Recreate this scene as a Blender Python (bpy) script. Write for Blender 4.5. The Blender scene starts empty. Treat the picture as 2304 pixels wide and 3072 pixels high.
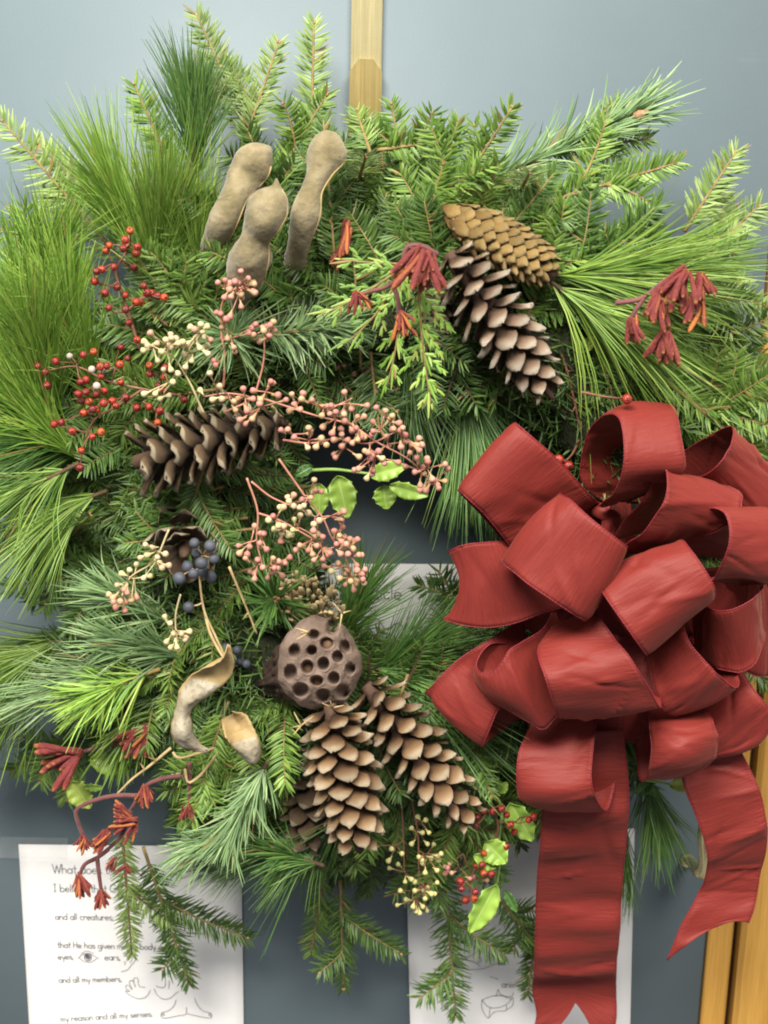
import bpy, math, random
import numpy as np
from mathutils import Vector, Matrix

C = bpy.context.scene.collection
random.seed(7)
RNG = np.random.default_rng(11)
PI = math.pi

# ------------------------------------------------------------------ camera
TILT = math.radians(15.0)
DIST = 1.35
DEEP = [1.0]                      # how deep the wreath stands off the door, against the depths listed below
ROLL = 0.022                      # the camera was held slightly turned
FOC = 1.824                       # focal length in frame widths
CAM = np.array([0.0, -DIST * math.cos(TILT), DIST * math.sin(TILT)])
cam_d = bpy.data.cameras.new('camera')
cam = bpy.data.objects.new('camera', cam_d)
C.objects.link(cam)
cam_d.sensor_fit = 'HORIZONTAL'
cam_d.sensor_width = 36.0
cam_d.lens = 36.0 * FOC
cam_d.clip_start = 0.02
cam_d.clip_end = 60
cam.location = CAM
cam.rotation_euler = (Matrix.Rotation(PI / 2 - TILT, 3, 'X') @ Matrix.Rotation(ROLL, 3, 'Z')).to_euler()
cam_d.dof.use_dof = True
cam_d.dof.focus_distance = 1.20
cam_d.dof.aperture_fstop = 9.0
bpy.context.scene.camera = cam

# ------------------------------------------------------------------ light
W = bpy.data.worlds.new('World')
bpy.context.scene.world = W
W.use_nodes = True
bg = W.node_tree.nodes['Background']
bg.inputs['Color'].default_value = (0.97, 0.98, 1.0, 1)
bg.inputs['Strength'].default_value = 0.25


def area(name, loc, target, sx, sy, power, col):
    d = bpy.data.lights.new(name, 'AREA')
    d.shape = 'RECTANGLE'
    d.size = sx
    d.size_y = sy
    d.energy = power
    d.color = col
    o = bpy.data.objects.new(name, d)
    C.objects.link(o)
    o.location = loc
    o.rotation_euler = (Vector(target) - Vector(loc)).to_track_quat('-Z', 'Y').to_euler()
    return o


area('ceiling_panel_light', (-1.2, -2.9, 3.5), (0, 0, -0.1), 2.2, 1.4, 410, (1.0, 0.955, 0.85))
area('ceiling_panel_light', (1.3, -3.0, 3.4), (0, 0, -0.2), 2.0, 1.4, 200, (1.0, 0.955, 0.85))

vs = bpy.context.scene.view_settings
vs.view_transform = 'Standard'
vs.look = 'None'
vs.exposure = 0.3
vs.gamma = 1.0
try:
    bpy.context.scene.cycles.filter_width = 1.9
    bpy.context.scene.cycles.max_bounces = 7
except Exception:
    pass


# ------------------------------------------------------------------ helpers
def P(sx, sy, d):
    """point at distance d in front of the door that the photograph shows at its pixel (sx, sy)"""
    d = d * DEEP[0]
    x = (sx - 1152.0) / 2304.0 / FOC
    y = -(sy - 1536.0) / 2304.0 / FOC
    ct, st = math.cos(TILT), math.sin(TILT)
    cr, sr = math.cos(ROLL), math.sin(ROLL)
    x, y = x * cr - y * sr, x * sr + y * cr
    dx, dy, dz = x, ct + y * st, -st + y * ct
    k = (-d - CAM[1]) / dy
    return np.array([CAM[0] + dx * k, -d, CAM[2] + dz * k])


K = 2304.0 / 1659.0
def U(u, v, d): return P(u * K, v * K, d)
def zoom(x0, y0, s): return lambda x, y, d: P(x0 + x / s, y0 + y / s, d)
Z4 = zoom(1152, 500, 1.44)
Z5 = zoom(0, 1450, 1.44)
Z6 = zoom(1152, 1150, 1.44)
Z7 = zoom(2000, 2300, 2.865)
ZA = zoom(1250, 1180, 3.0164)
ZB = zoom(1700, 1180, 2.7467)
ZC = zoom(1250, 1800, 3.0164)
ZD = zoom(1700, 1800, 2.7467)
ZE = zoom(850, 1150, 2.765)
ZF = zoom(550, 780, 2.074)
ZG = zoom(700, 1380, 3.687)
ZH = zoom(640, 1560, 2.074)
ZK = zoom(0, 2050, 2.37)
ZL = zoom(50, 640, 2.37)
ZR = zoom(820, 2050, 2.074)
ZP = zoom(0, 2480, 2.183)
ZQ = zoom(1200, 2480, 2.074)
def unit(u, v, d): return np.linalg.norm(U(u + 10, v, d) - U(u, v, d)) / 10


MU = 0.000444                     # metres per frame unit (1659 wide) on the door


def nrmz(a):
    a = np.asarray(a, float)
    return a / np.maximum(np.linalg.norm(a, axis=-1, keepdims=True), 1e-9)


def new_obj(name, data, parent=None):
    o = bpy.data.objects.new(name, data)
    C.objects.link(o)
    if parent is not None:
        o.parent = parent
    return o


def origin(o):
    p = np.zeros(3)
    while o is not None:
        p = p + np.array(o.location)
        o = o.parent
    return p


def raw_mesh(name, verts, faces, mat, uv=None, smooth=True):
    verts = np.asarray(verts, float)
    me = bpy.data.meshes.new(name)
    fa = None
    if isinstance(faces, np.ndarray) or len({len(q) for q in faces}) == 1:
        fa = np.asarray(faces, dtype=np.int32)
    if fa is not None:
        n, k = fa.shape
        me.vertices.add(len(verts))
        me.vertices.foreach_set('co', verts.astype(np.float32).ravel())
        me.loops.add(n * k)
        me.loops.foreach_set('vertex_index', fa.ravel())
        me.polygons.add(n)
        me.polygons.foreach_set('loop_start', np.arange(0, n * k, k, dtype=np.int32))
        me.update(calc_edges=True)
    else:
        me.from_pydata([tuple(v) for v in verts], [], [tuple(f) for f in faces])
    if uv is not None:
        lay = me.uv_layers.new(name='UVMap')
        idx = np.empty(len(me.loops), dtype=np.int32)
        me.loops.foreach_get('vertex_index', idx)
        lay.data.foreach_set('uv', np.asarray(uv, np.float32)[idx].ravel())
    me.validate()
    if smooth:
        me.polygons.foreach_set('use_smooth', np.ones(len(me.polygons), dtype=bool))
    if mat is not None:
        me.materials.append(mat)
    me.update()
    return me


def mk(name, verts, faces, mat, parent=None, uv=None, smooth=True, kind=None):
    verts = np.asarray(verts, float)
    if parent is not None:
        verts = verts - origin(parent)
    o = new_obj(name, raw_mesh(name, verts, faces, mat, uv, smooth), parent)
    if kind:
        o['kind'] = kind
    return o


def thing(name, label, cat, loc, group=None):
    o = bpy.data.objects.new(name, None)
    C.objects.link(o)
    o.empty_display_size = 0.01
    o.location = loc
    o['label'] = label
    o['category'] = cat
    if group:
        o['group'] = group
    return o


def place(name, me, parent, pos, x, y, z, s=(1, 1, 1)):
    """an object sharing the mesh me, its local axes x y z laid along the given world vectors"""
    o = new_obj(name, me, parent)
    p = np.asarray(pos) - origin(parent)
    m = Matrix(((x[0] * s[0], y[0] * s[1], z[0] * s[2], p[0]),
                (x[1] * s[0], y[1] * s[1], z[1] * s[2], p[1]),
                (x[2] * s[0], y[2] * s[1], z[2] * s[2], p[2]),
                (0, 0, 0, 1)))
    o.matrix_local = m
    return o


class Geo:
    def __init__(self): self.v, self.f, self.n = [], [], 0
    def add(self, v, f):
        v = np.asarray(v, float).reshape(-1, 3)
        f = np.asarray(f, dtype=np.int64)
        self.v.append(v); self.f.append(f + self.n); self.n += len(v)
        return self
    def out(self): return np.concatenate(self.v), np.concatenate(self.f)
    def build(self, name, mat, parent=None, kind=None, smooth=True):
        v, f = self.out()
        return mk(name, v, f, mat, parent, None, smooth, kind)


def resample(pts, n):
    """Catmull-Rom through pts, n samples spaced evenly by chord"""
    p = np.asarray(pts, float)
    if len(p) == 2:
        t = np.linspace(0, 1, n)[:, None]
        return p[0] * (1 - t) + p[1] * t
    q = np.vstack([2 * p[0] - p[1], p, 2 * p[-1] - p[-2]])
    dense = []
    for i in range(len(p) - 1):
        p0, p1, p2, p3 = q[i], q[i + 1], q[i + 2], q[i + 3]
        d1 = max(np.linalg.norm(p2 - p1), 1e-9)
        d0 = max(np.linalg.norm(p1 - p0), 1e-9); d2 = max(np.linalg.norm(p3 - p2), 1e-9)
        m1 = d1 * ((p1 - p0) / d0 * d1 + (p2 - p1) / d1 * d0) / (d0 + d1)
        m2 = d1 * ((p2 - p1) / d1 * d2 + (p3 - p2) / d2 * d1) / (d1 + d2)
        t = np.linspace(0, 1, 24, endpoint=(i == len(p) - 2))[:, None]
        dense.append((2 * t**3 - 3 * t**2 + 1) * p1 + (t**3 - 2 * t**2 + t) * m1 + (-2 * t**3 + 3 * t**2) * p2 + (t**3 - t**2) * m2)
    dense = np.vstack(dense)
    s = np.concatenate([[0], np.cumsum(np.linalg.norm(np.diff(dense, axis=0), axis=1))])
    x = np.linspace(0, s[-1], n)
    return np.stack([np.interp(x, s, dense[:, k]) for k in range(3)], 1)


def tube(path, r, sides=6, cap=True):
    p = np.asarray(path, float)
    n = len(p)
    r = np.broadcast_to(np.asarray(r, float), (n,))
    t = nrmz(np.gradient(p, axis=0))
    a = np.array([0, 0, 1.0]) if abs(t[0][2]) < 0.9 else np.array([1.0, 0, 0])
    x = nrmz(np.cross(t[0], a))
    X = []
    for i in range(n):
        x = x - t[i] * np.dot(x, t[i])
        x = nrmz(x)
        X.append(x)
    X = np.array(X)
    Y = np.cross(t, X)
    ang = np.linspace(0, 2 * PI, sides, endpoint=False)
    v = p[:, None, :] + r[:, None, None] * (X[:, None, :] * np.cos(ang)[None, :, None] + Y[:, None, :] * np.sin(ang)[None, :, None])
    f = []
    for i in range(n - 1):
        for j in range(sides):
            k = (j + 1) % sides
            f.append((i * sides + j, i * sides + k, (i + 1) * sides + k, (i + 1) * sides + j))
    v = v.reshape(-1, 3)
    if cap:
        b = len(v)
        v = np.vstack([v, p[0] - t[0] * r[0] * .3, p[-1] + t[-1] * r[-1] * .5])
        for j in range(0, sides, 2):
            k, l = (j + 1) % sides, (j + 2) % sides
            f.append((b, l, k, j))
            e = (n - 1) * sides
            f.append((b + 1, e + j, e + k, e + l))
    return v, np.array(f)


def lathe(prof, sides=10, lump=0.0, seed=0):
    """profile [(z, r)] about +z"""
    rg = np.random.default_rng(seed)
    prof = np.asarray(prof, float)
    ang = np.linspace(0, 2 * PI, sides, endpoint=False)
    v = []
    for z, r in prof:
        q = r * (1 + lump * rg.normal(size=sides))
        v.append(np.stack([q * np.cos(ang), q * np.sin(ang), np.full(sides, z)], 1))
    v = np.vstack(v)
    f = []
    for i in range(len(prof) - 1):
        for j in range(sides):
            k = (j + 1) % sides
            f.append((i * sides + j, i * sides + k, (i + 1) * sides + k, (i + 1) * sides + j))
    return v, np.array(f)


def strips(base, d, nrm, length, width, bend, segs=2, keel=0.4, prof=None):
    """many needles at once: keeled strips that bend"""
    N = len(base)
    d = nrmz(d)
    side = nrmz(np.cross(d, nrm))
    up = np.cross(side, d)
    t = np.linspace(0, 1, segs + 1)
    if prof is None:
        prof = np.interp(t, [0, 0.15, 0.6, 1], [0.5, 0.9, 1.0, 0.22])
    c = base[:, None, :] + d[:, None, :] * (length[:, None] * t)[:, :, None] + bend[:, None, :] * (length[:, None] * t**2)[:, :, None]
    w = (width[:, None] * prof[None, :])[:, :, None] * 0.5
    s = side[:, None, :]
    v = np.stack([c - s * w, c + up[:, None, :] * w * keel * 2, c + s * w], 2)      # N, segs+1, 3, 3
    R = (segs + 1) * 3
    idx = []
    for j in range(segs):
        for k in range(2):
            idx.append((j * 3 + k, j * 3 + k + 1, (j + 1) * 3 + k + 1, (j + 1) * 3 + k))
    f = (np.arange(N)[:, None, None] * R + np.array(idx)[None]).reshape(-1, 4)
    return v.reshape(-1, 3), f


# ------------------------------------------------------------------ materials
def new_mat(name):
    m = bpy.data.materials.new(name)
    m.use_nodes = True
    nt = m.node_tree
    return m, nt, nt.nodes['Principled BSDF'], nt.nodes['Material Output']


def node(nt, typ, **kw):
    n = nt.nodes.new(typ)
    for k, v in kw.items():
        setattr(n, k, v)
    return n


def ramp(nt, fac, stops):
    r = node(nt, 'ShaderNodeValToRGB')
    cr = r.color_ramp
    while len(cr.elements) < len(stops):
        cr.elements.new(0.5)
    for e, (p, c) in zip(cr.elements, stops):
        e.position = p
        e.color = (*c, 1)
    nt.links.new(fac, r.inputs['Fac'])
    return r.outputs['Color']


def mixc(nt, fac, a, b, mode='MIX'):
    m = node(nt, 'ShaderNodeMix', data_type='RGBA', blend_type=mode)
    for sock, val in ((m.inputs[0], fac), (m.inputs[6], a), (m.inputs[7], b)):
        if hasattr(val, 'links'):
            nt.links.new(val, sock)
        elif isinstance(val, (int, float)):
            sock.default_value = val
        else:
            sock.default_value = (*val, 1)
    return m.outputs[2]


def noise(nt, scale, detail=3, vec=None, rough=0.55):
    n = node(nt, 'ShaderNodeTexNoise')
    n.inputs['Scale'].default_value = scale
    n.inputs['Detail'].default_value = detail
    n.inputs['Roughness'].default_value = rough
    if vec is not None:
        nt.links.new(vec, n.inputs['Vector'])
    return n.outputs['Fac']


def coords(nt, kind='Object', scale=None):
    t = node(nt, 'ShaderNodeTexCoord')
    o = t.outputs[kind]
    if scale:
        mp = node(nt, 'ShaderNodeMapping')
        mp.inputs['Scale'].default_value = scale
        nt.links.new(o, mp.inputs['Vector'])
        o = mp.outputs['Vector']
    return o


def bump(nt, bs, h, strength, dist):
    b = node(nt, 'ShaderNodeBump')
    b.inputs['Strength'].default_value = strength
    b.inputs['Distance'].default_value = dist
    nt.links.new(h, b.inputs['Height'])
    nt.links.new(b.outputs['Normal'], bs.inputs['Normal'])


def mat_needle(name, a, b, c, back, trans=0.22, rough=0.42):
    m, nt, bs, out = new_mat(name)
    g = node(nt, 'ShaderNodeNewGeometry')
    col = ramp(nt, g.outputs['Random Per Island'], [(0.0, a), (0.55, b), (0.978, c), (0.988, (0.26, 0.17, 0.06))])
    oi = node(nt, 'ShaderNodeObjectInfo')
    hsv = node(nt, 'ShaderNodeHueSaturation')
    mr = node(nt, 'ShaderNodeMapRange')
    mr.inputs['To Min'].default_value = 0.75
    mr.inputs['To Max'].default_value = 1.25
    nt.links.new(oi.outputs['Random'], mr.inputs['Value'])
    nt.links.new(mr.outputs['Result'], hsv.inputs['Value'])
    nt.links.new(col, hsv.inputs['Color'])
    col = hsv.outputs['Color']
    col = mixc(nt, g.outputs['Backfacing'], col, mixc(nt, 0.55, col, back))
    nt.links.new(col, bs.inputs['Base Color'])
    bs.inputs['Roughness'].default_value = rough
    bs.inputs['Specular IOR Level'].default_value = 0.45
    tr = node(nt, 'ShaderNodeBsdfTranslucent')
    nt.links.new(col, tr.inputs['Color'])
    mx = node(nt, 'ShaderNodeMixShader')
    mx.inputs[0].default_value = trans
    nt.links.new(bs.outputs[0], mx.inputs[1])
    nt.links.new(tr.outputs[0], mx.inputs[2])
    nt.links.new(mx.outputs[0], out.inputs['Surface'])
    return m


def mat_noisy(name, a, b, scale=60, rough=0.6, bump_s=0.4, bump_d=0.001, bscale=None, spec=0.4, per_obj=0.0, kind='Object', stretch=None, sheen=0.0, mid=None):
    m, nt, bs, out = new_mat(name)
    v = coords(nt, kind, stretch)
    f = noise(nt, scale, 4, v)
    stops = [(0.3, a), (0.7, b)] if mid is None else [(0.28, a), (0.5, mid), (0.72, b)]
    col = ramp(nt, f, stops)
    if per_obj:
        oi = node(nt, 'ShaderNodeObjectInfo')
        hsv = node(nt, 'ShaderNodeHueSaturation')
        mr = node(nt, 'ShaderNodeMapRange')
        mr.inputs['To Min'].default_value = 1 - per_obj
        mr.inputs['To Max'].default_value = 1 + per_obj
        nt.links.new(oi.outputs['Random'], mr.inputs['Value'])
        nt.links.new(mr.outputs['Result'], hsv.inputs['Value'])
        nt.links.new(col, hsv.inputs['Color'])
        col = hsv.outputs['Color']
    nt.links.new(col, bs.inputs['Base Color'])
    bs.inputs['Roughness'].default_value = rough
    bs.inputs['Specular IOR Level'].default_value = spec
    if sheen:
        bs.inputs['Sheen Weight'].default_value = sheen
        bs.inputs['Sheen Roughness'].default_value = 0.5
    if bump_s:
        bump(nt, bs, noise(nt, bscale or scale * 3, 4, v), bump_s, bump_d)
    return m


M = {}
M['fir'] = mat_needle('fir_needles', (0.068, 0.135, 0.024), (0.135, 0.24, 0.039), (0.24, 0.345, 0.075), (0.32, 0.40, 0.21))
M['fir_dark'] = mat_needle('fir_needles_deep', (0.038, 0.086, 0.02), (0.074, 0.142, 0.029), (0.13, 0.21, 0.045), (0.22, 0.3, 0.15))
M['fir_pale'] = mat_needle('fir_needles_young', (0.135, 0.215, 0.05), (0.205, 0.295, 0.08), (0.31, 0.39, 0.14), (0.36, 0.45, 0.26))
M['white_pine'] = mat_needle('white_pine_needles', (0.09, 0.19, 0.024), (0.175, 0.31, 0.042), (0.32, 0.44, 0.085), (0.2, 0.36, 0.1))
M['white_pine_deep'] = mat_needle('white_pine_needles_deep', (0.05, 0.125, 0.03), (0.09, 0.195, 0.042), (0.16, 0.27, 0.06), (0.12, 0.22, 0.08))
M['blue_pine'] = mat_needle('short_pine_needles', (0.10, 0.185, 0.07), (0.175, 0.28, 0.115), (0.28, 0.38, 0.175), (0.3, 0.42, 0.28))
M['cedar'] = mat_needle('cedar_scale_leaves', (0.115, 0.235, 0.033), (0.19, 0.335, 0.055), (0.34, 0.40, 0.10), (0.3, 0.4, 0.12))
M['twig'] = mat_noisy('fir_twig_bark', (0.13, 0.085, 0.03), (0.27, 0.19, 0.07), 120, 0.7, 0.5)
M['twig_dark'] = mat_noisy('dark_twig_bark', (0.05, 0.03, 0.015), (0.12, 0.075, 0.035), 120, 0.75, 0.5)
M['bud'] = mat_noisy('resin_bud', (0.2, 0.1, 0.05), (0.42, 0.26, 0.14), 300, 0.6, 0.5)
M['core'] = mat_noisy('bundled_stems', (0.008, 0.012, 0.006), (0.03, 0.034, 0.014), 70, 0.9, 0.8, 0.004, stretch=(1, 1, 1))
M['pod'] = mat_noisy('velvet_pod_skin', (0.105, 0.088, 0.045), (0.27, 0.225, 0.14), 55, 0.9, 0.9, 0.0022, 120, 0.12, sheen=0.35, mid=(0.185, 0.15, 0.082))
M['pod_seam'] = mat_noisy('pod_seam', (0.32, 0.23, 0.09), (0.42, 0.31, 0.14), 60, 0.8, 0.3, 0.0005)
M['red_berry'] = None
M['pink_stem'] = mat_noisy('pink_twig', (0.34, 0.12, 0.09), (0.45, 0.22, 0.15), 80, 0.55, 0.2)
M['cream_stem'] = mat_noisy('cream_twig', (0.36, 0.27, 0.14), (0.5, 0.42, 0.24), 80, 0.55, 0.2)
M['brown_stem'] = mat_noisy('brown_twig', (0.11, 0.045, 0.03), (0.24, 0.11, 0.06), 80, 0.6, 0.3)
M['maroon_stem'] = mat_noisy('maroon_stem', (0.09, 0.022, 0.025), (0.16, 0.05, 0.045), 90, 0.7, 0.3, sheen=0.2)
M['tan_stem'] = mat_noisy('dry_tan_stem', (0.3, 0.2, 0.08), (0.48, 0.37, 0.2), 90, 0.75, 0.3)
M['green_stem'] = mat_noisy('green_stem', (0.15, 0.26, 0.05), (0.24, 0.36, 0.09), 90, 0.5, 0.2)
M['blue_berry'] = mat_noisy('dusky_blue_berry', (0.022, 0.026, 0.036), (0.08, 0.088, 0.112), 90, 0.6, 0.3, 0.0004, per_obj=0.25)
M['lotus'] = mat_noisy('lotus_pod_skin', (0.105, 0.072, 0.056), (0.215, 0.155, 0.125), 38, 0.85, 1.0, 0.0024, 110, 0.2)
M['lotus_deep'] = mat_noisy('lotus_pod_underside', (0.032, 0.02, 0.016), (0.085, 0.053, 0.042), 60, 0.85, 0.8, 0.002, 90, 0.15)
M['lotus_seed'] = mat_noisy('lotus_seed', (0.1, 0.055, 0.03), (0.2, 0.12, 0.07), 90, 0.6, 0.3)
M['floret'] = mat_noisy('dried_floret', (0.3, 0.21, 0.11), (0.54, 0.43, 0.23), 200, 0.75, 0.4, 0.0005, per_obj=0.35)
M['brass'] = None
M['graphite'] = mat_noisy('printed_ink', (0.06, 0.06, 0.065), (0.11, 0.11, 0.12), 400, 0.8, 0.0)
M['wire'] = mat_noisy('bark_wire', (0.1, 0.06, 0.03), (0.2, 0.12, 0.06), 90, 0.6, 0.3)


def mat_berry():
    m, nt, bs, out = new_mat('red_berry_skin')
    oi = node(nt, 'ShaderNodeObjectInfo')
    col = ramp(nt, oi.outputs['Random'], [(0.0, (0.13, 0.008, 0.01)), (0.5, (0.22, 0.012, 0.009)), (0.85, (0.32, 0.028, 0.01)), (1.0, (0.4, 0.07, 0.015))])
    f = noise(nt, 160, 3, coords(nt))
    col = mixc(nt, ramp(nt, f, [(0.55, (0, 0, 0)), (0.8, (0.6, 0.6, 0.6))]), col, (0.12, 0.02, 0.012))
    gz = node(nt, 'ShaderNodeSeparateXYZ')
    nt.links.new(coords(nt, 'Generated'), gz.inputs[0])
    col = mixc(nt, ramp(nt, gz.outputs['Z'], [(0.965, (0, 0, 0)), (0.985, (1, 1, 1))]), col, (0.03, 0.012, 0.008))
    nt.links.new(col, bs.inputs['Base Color'])
    bump(nt, bs, f, 0.35, 0.0012)
    bs.inputs['Roughness'].default_value = 0.27
    bs.inputs['Specular IOR Level'].default_value = 0.55
    return m
M['red_berry'] = mat_berry()
M['grey_berry'] = mat_noisy('mouldy_grey_berry', (0.3, 0.2, 0.17), (0.52, 0.48, 0.42), 160, 0.8, 0.4, 0.0006)


def mat_capsule(name, base, tips):
    m, nt, bs, out = new_mat(name)
    oi = node(nt, 'ShaderNodeObjectInfo')
    tip = ramp(nt, oi.outputs['Random'], [(i / (len(tips) - 1), c) for i, c in enumerate(tips)])
    gz = node(nt, 'ShaderNodeSeparateXYZ')
    nt.links.new(coords(nt, 'Generated'), gz.inputs[0])
    f = ramp(nt, gz.outputs['Z'], [(0.15, (0, 0, 0)), (0.7, (1, 1, 1))])
    col = mixc(nt, f, base, tip)
    sp = noise(nt, 500, 2, coords(nt))
    col = mixc(nt, ramp(nt, sp, [(0.55, (0, 0, 0)), (0.7, (0.35, 0.35, 0.35))]), col, (0.62, 0.5, 0.4))
    nt.links.new(col, bs.inputs['Base Color'])
    bs.inputs['Roughness'].default_value = 0.55
    bs.inputs['Specular IOR Level'].default_value = 0.35
    bs.inputs['Subsurface Weight'].default_value = 0.1
    bs.inputs['Subsurface Radius'].default_value = (0.002, 0.001, 0.0008)
    return m
M['cap_pink'] = mat_capsule('pink_capsule', (0.36, 0.27, 0.12), [(0.37, 0.14, 0.12), (0.42, 0.175, 0.145), (0.46, 0.22, 0.17), (0.42, 0.3, 0.15)])
M['cap_cream'] = mat_capsule('cream_capsule', (0.5, 0.46, 0.22), [(0.46, 0.41, 0.2), (0.5, 0.44, 0.26), (0.46, 0.31, 0.2), (0.47, 0.45, 0.22)])
M['cap_green'] = mat_capsule('green_capsule', (0.36, 0.34, 0.12), [(0.4, 0.4, 0.14), (0.46, 0.44, 0.18), (0.42, 0.36, 0.15), (0.5, 0.46, 0.2)])


def mat_scale(name, dark, mid, tip, frost, frost_amt=0.5, under=(0.05, 0.025, 0.013), pos=(0.2, 0.6, 0.98, 1.16)):
    """cone scale: colour runs along the scale (uv.y), resin at its tip"""
    m, nt, bs, out = new_mat(name)
    sx = node(nt, 'ShaderNodeSeparateXYZ')
    nt.links.new(coords(nt, 'UV'), sx.inputs[0])
    n1 = noise(nt, 240, 4, coords(nt))
    ad = node(nt, 'ShaderNodeMath', operation='MULTIPLY_ADD')
    nt.links.new(n1, ad.inputs[0])
    ad.inputs[1].default_value = 0.22
    nt.links.new(sx.outputs['Y'], ad.inputs[2])
    col = ramp(nt, ad.outputs[0], [(pos[0], dark), (pos[1], mid), (pos[2], tip), (pos[3], frost)])
    sp = noise(nt, 150, 5, coords(nt))
    col = mixc(nt, ramp(nt, sp, [(0.56, (0, 0, 0)), (0.68, (frost_amt,) * 3)]), col, frost)
    oi = node(nt, 'ShaderNodeObjectInfo')
    hsv = node(nt, 'ShaderNodeHueSaturation')
    mr = node(nt, 'ShaderNodeMapRange')
    mr.inputs['To Min'].default_value = 0.72
    mr.inputs['To Max'].default_value = 1.2
    nt.links.new(oi.outputs['Random'], mr.inputs['Value'])
    nt.links.new(mr.outputs['Result'], hsv.inputs['Value'])
    nt.links.new(col, hsv.inputs['Color'])
    nt.links.new(mixc(nt, sx.outputs['X'], under, hsv.outputs['Color']), bs.inputs['Base Color'])
    bs.inputs['Roughness'].default_value = 0.55
    bs.inputs['Specular IOR Level'].default_value = 0.4
    st = noise(nt, 1.0, 4, coords(nt, 'UV', (26, 3, 1)))
    mm = node(nt, 'ShaderNodeMath', operation='ADD')
    nt.links.new(n1, mm.inputs[0]); nt.links.new(st, mm.inputs[1])
    bump(nt, bs, mm.outputs[0], 1.0, 0.0022)
    return m
M['sc_brown'] = mat_scale('brown_cone_scale', (0.05, 0.024, 0.013), (0.15, 0.085, 0.05), (0.36, 0.225, 0.145), (0.64, 0.54, 0.43), 0.35, pos=(0.25, 0.52, 0.74, 0.97))
M['sc_warm'] = mat_scale('warm_cone_scale', (0.06, 0.026, 0.013), (0.165, 0.08, 0.036), (0.40, 0.235, 0.115), (0.66, 0.53, 0.37), 0.35, pos=(0.25, 0.52, 0.74, 0.97))
M['sc_gold'] = mat_scale('golden_cone_scale', (0.12, 0.055, 0.015), (0.30, 0.175, 0.055), (0.47, 0.3, 0.10), (0.52, 0.37, 0.16), 0.15, pos=(0.12, 0.42, 0.78, 1.05))
M['sc_dark'] = mat_scale('dull_cone_scale', (0.05, 0.025, 0.014), (0.12, 0.072, 0.04), (0.2, 0.135, 0.08), (0.42, 0.34, 0.25), 0.3)
M['sc_rim'] = mat_scale('rimmed_cone_scale', (0.04, 0.02, 0.011), (0.135, 0.078, 0.037), (0.22, 0.14, 0.07), (0.52, 0.43, 0.3), 0.22, pos=(0.25, 0.65, 0.97, 1.08))
M['cone_core'] = mat_noisy('cone_core', (0.03, 0.014, 0.008), (0.07, 0.035, 0.02), 80, 0.8, 0.5)


def mat_ribbon():
    m, nt, bs, out = new_mat('red_silk_ribbon')
    slub = noise(nt, 1.0, 4, coords(nt, 'UV', (1500, 30, 1)))
    soft = noise(nt, 1.0, 3, coords(nt, 'UV', (48, 34, 1)))
    puck = noise(nt, 1.0, 3, coords(nt, 'UV', (330, 55, 1)))
    weave = noise(nt, 2600, 2, coords(nt, 'UV'))
    col = ramp(nt, weave, [(0.3, (0.10, 0.0085, 0.009)), (0.7, (0.22, 0.028, 0.020))])
    col = mixc(nt, 0.35, col, ramp(nt, slub, [(0.3, (0.10, 0.0085, 0.009)), (0.7, (0.235, 0.032, 0.022))]))
    nt.links.new(col, bs.inputs['Base Color'])
    bs.inputs['Roughness'].default_value = 0.6
    bs.inputs['Specular IOR Level'].default_value = 0.25
    bs.inputs['Sheen Weight'].default_value = 0.15
    bs.inputs['Sheen Roughness'].default_value = 0.4
    bs.inputs['Sheen Tint'].default_value = (0.9, 0.4, 0.3, 1)
    # gathers grow towards the two wired edges
    sx = node(nt, 'ShaderNodeSeparateXYZ')
    nt.links.new(coords(nt, 'UV'), sx.inputs[0])
    mr = node(nt, 'ShaderNodeMapRange')
    mr.inputs['From Min'].default_value = 0.0
    mr.inputs['From Max'].default_value = 0.063
    mr.inputs['To Min'].default_value = -1.0
    mr.inputs['To Max'].default_value = 1.0
    nt.links.new(sx.outputs['Y'], mr.inputs['Value'])
    p4 = node(nt, 'ShaderNodeMath', operation='POWER')
    p4.inputs[1].default_value = 4.0
    ab = node(nt, 'ShaderNodeMath', operation='ABSOLUTE')
    nt.links.new(mr.outputs['Result'], ab.inputs[0])
    nt.links.new(ab.outputs[0], p4.inputs[0])
    g1 = node(nt, 'ShaderNodeMath', operation='MULTIPLY_ADD')
    nt.links.new(p4.outputs[0], g1.inputs[0]); g1.inputs[1].default_value = 1.6; g1.inputs[2].default_value = 0.45
    g2 = node(nt, 'ShaderNodeMath', operation='MULTIPLY')
    nt.links.new(g1.outputs[0], g2.inputs[0]); nt.links.new(puck, g2.inputs[1])
    a = node(nt, 'ShaderNodeMath', operation='MULTIPLY_ADD')
    nt.links.new(soft, a.inputs[0]); a.inputs[1].default_value = 1.2
    nt.links.new(g2.outputs[0], a.inputs[2])
    b = node(nt, 'ShaderNodeMath', operation='MULTIPLY_ADD')
    nt.links.new(slub, b.inputs[0]); b.inputs[1].default_value = 0.10
    nt.links.new(a.outputs[0], b.inputs[2])
    bump(nt, bs, b.outputs[0], 0.5, 0.0015)
    return m
M['ribbon'] = mat_ribbon()
M['hem'] = mat_noisy('ribbon_hem', (0.10, 0.005, 0.014), (0.25, 0.02, 0.024), 900, 0.6, 0.6, 0.0004, 2500)


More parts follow.
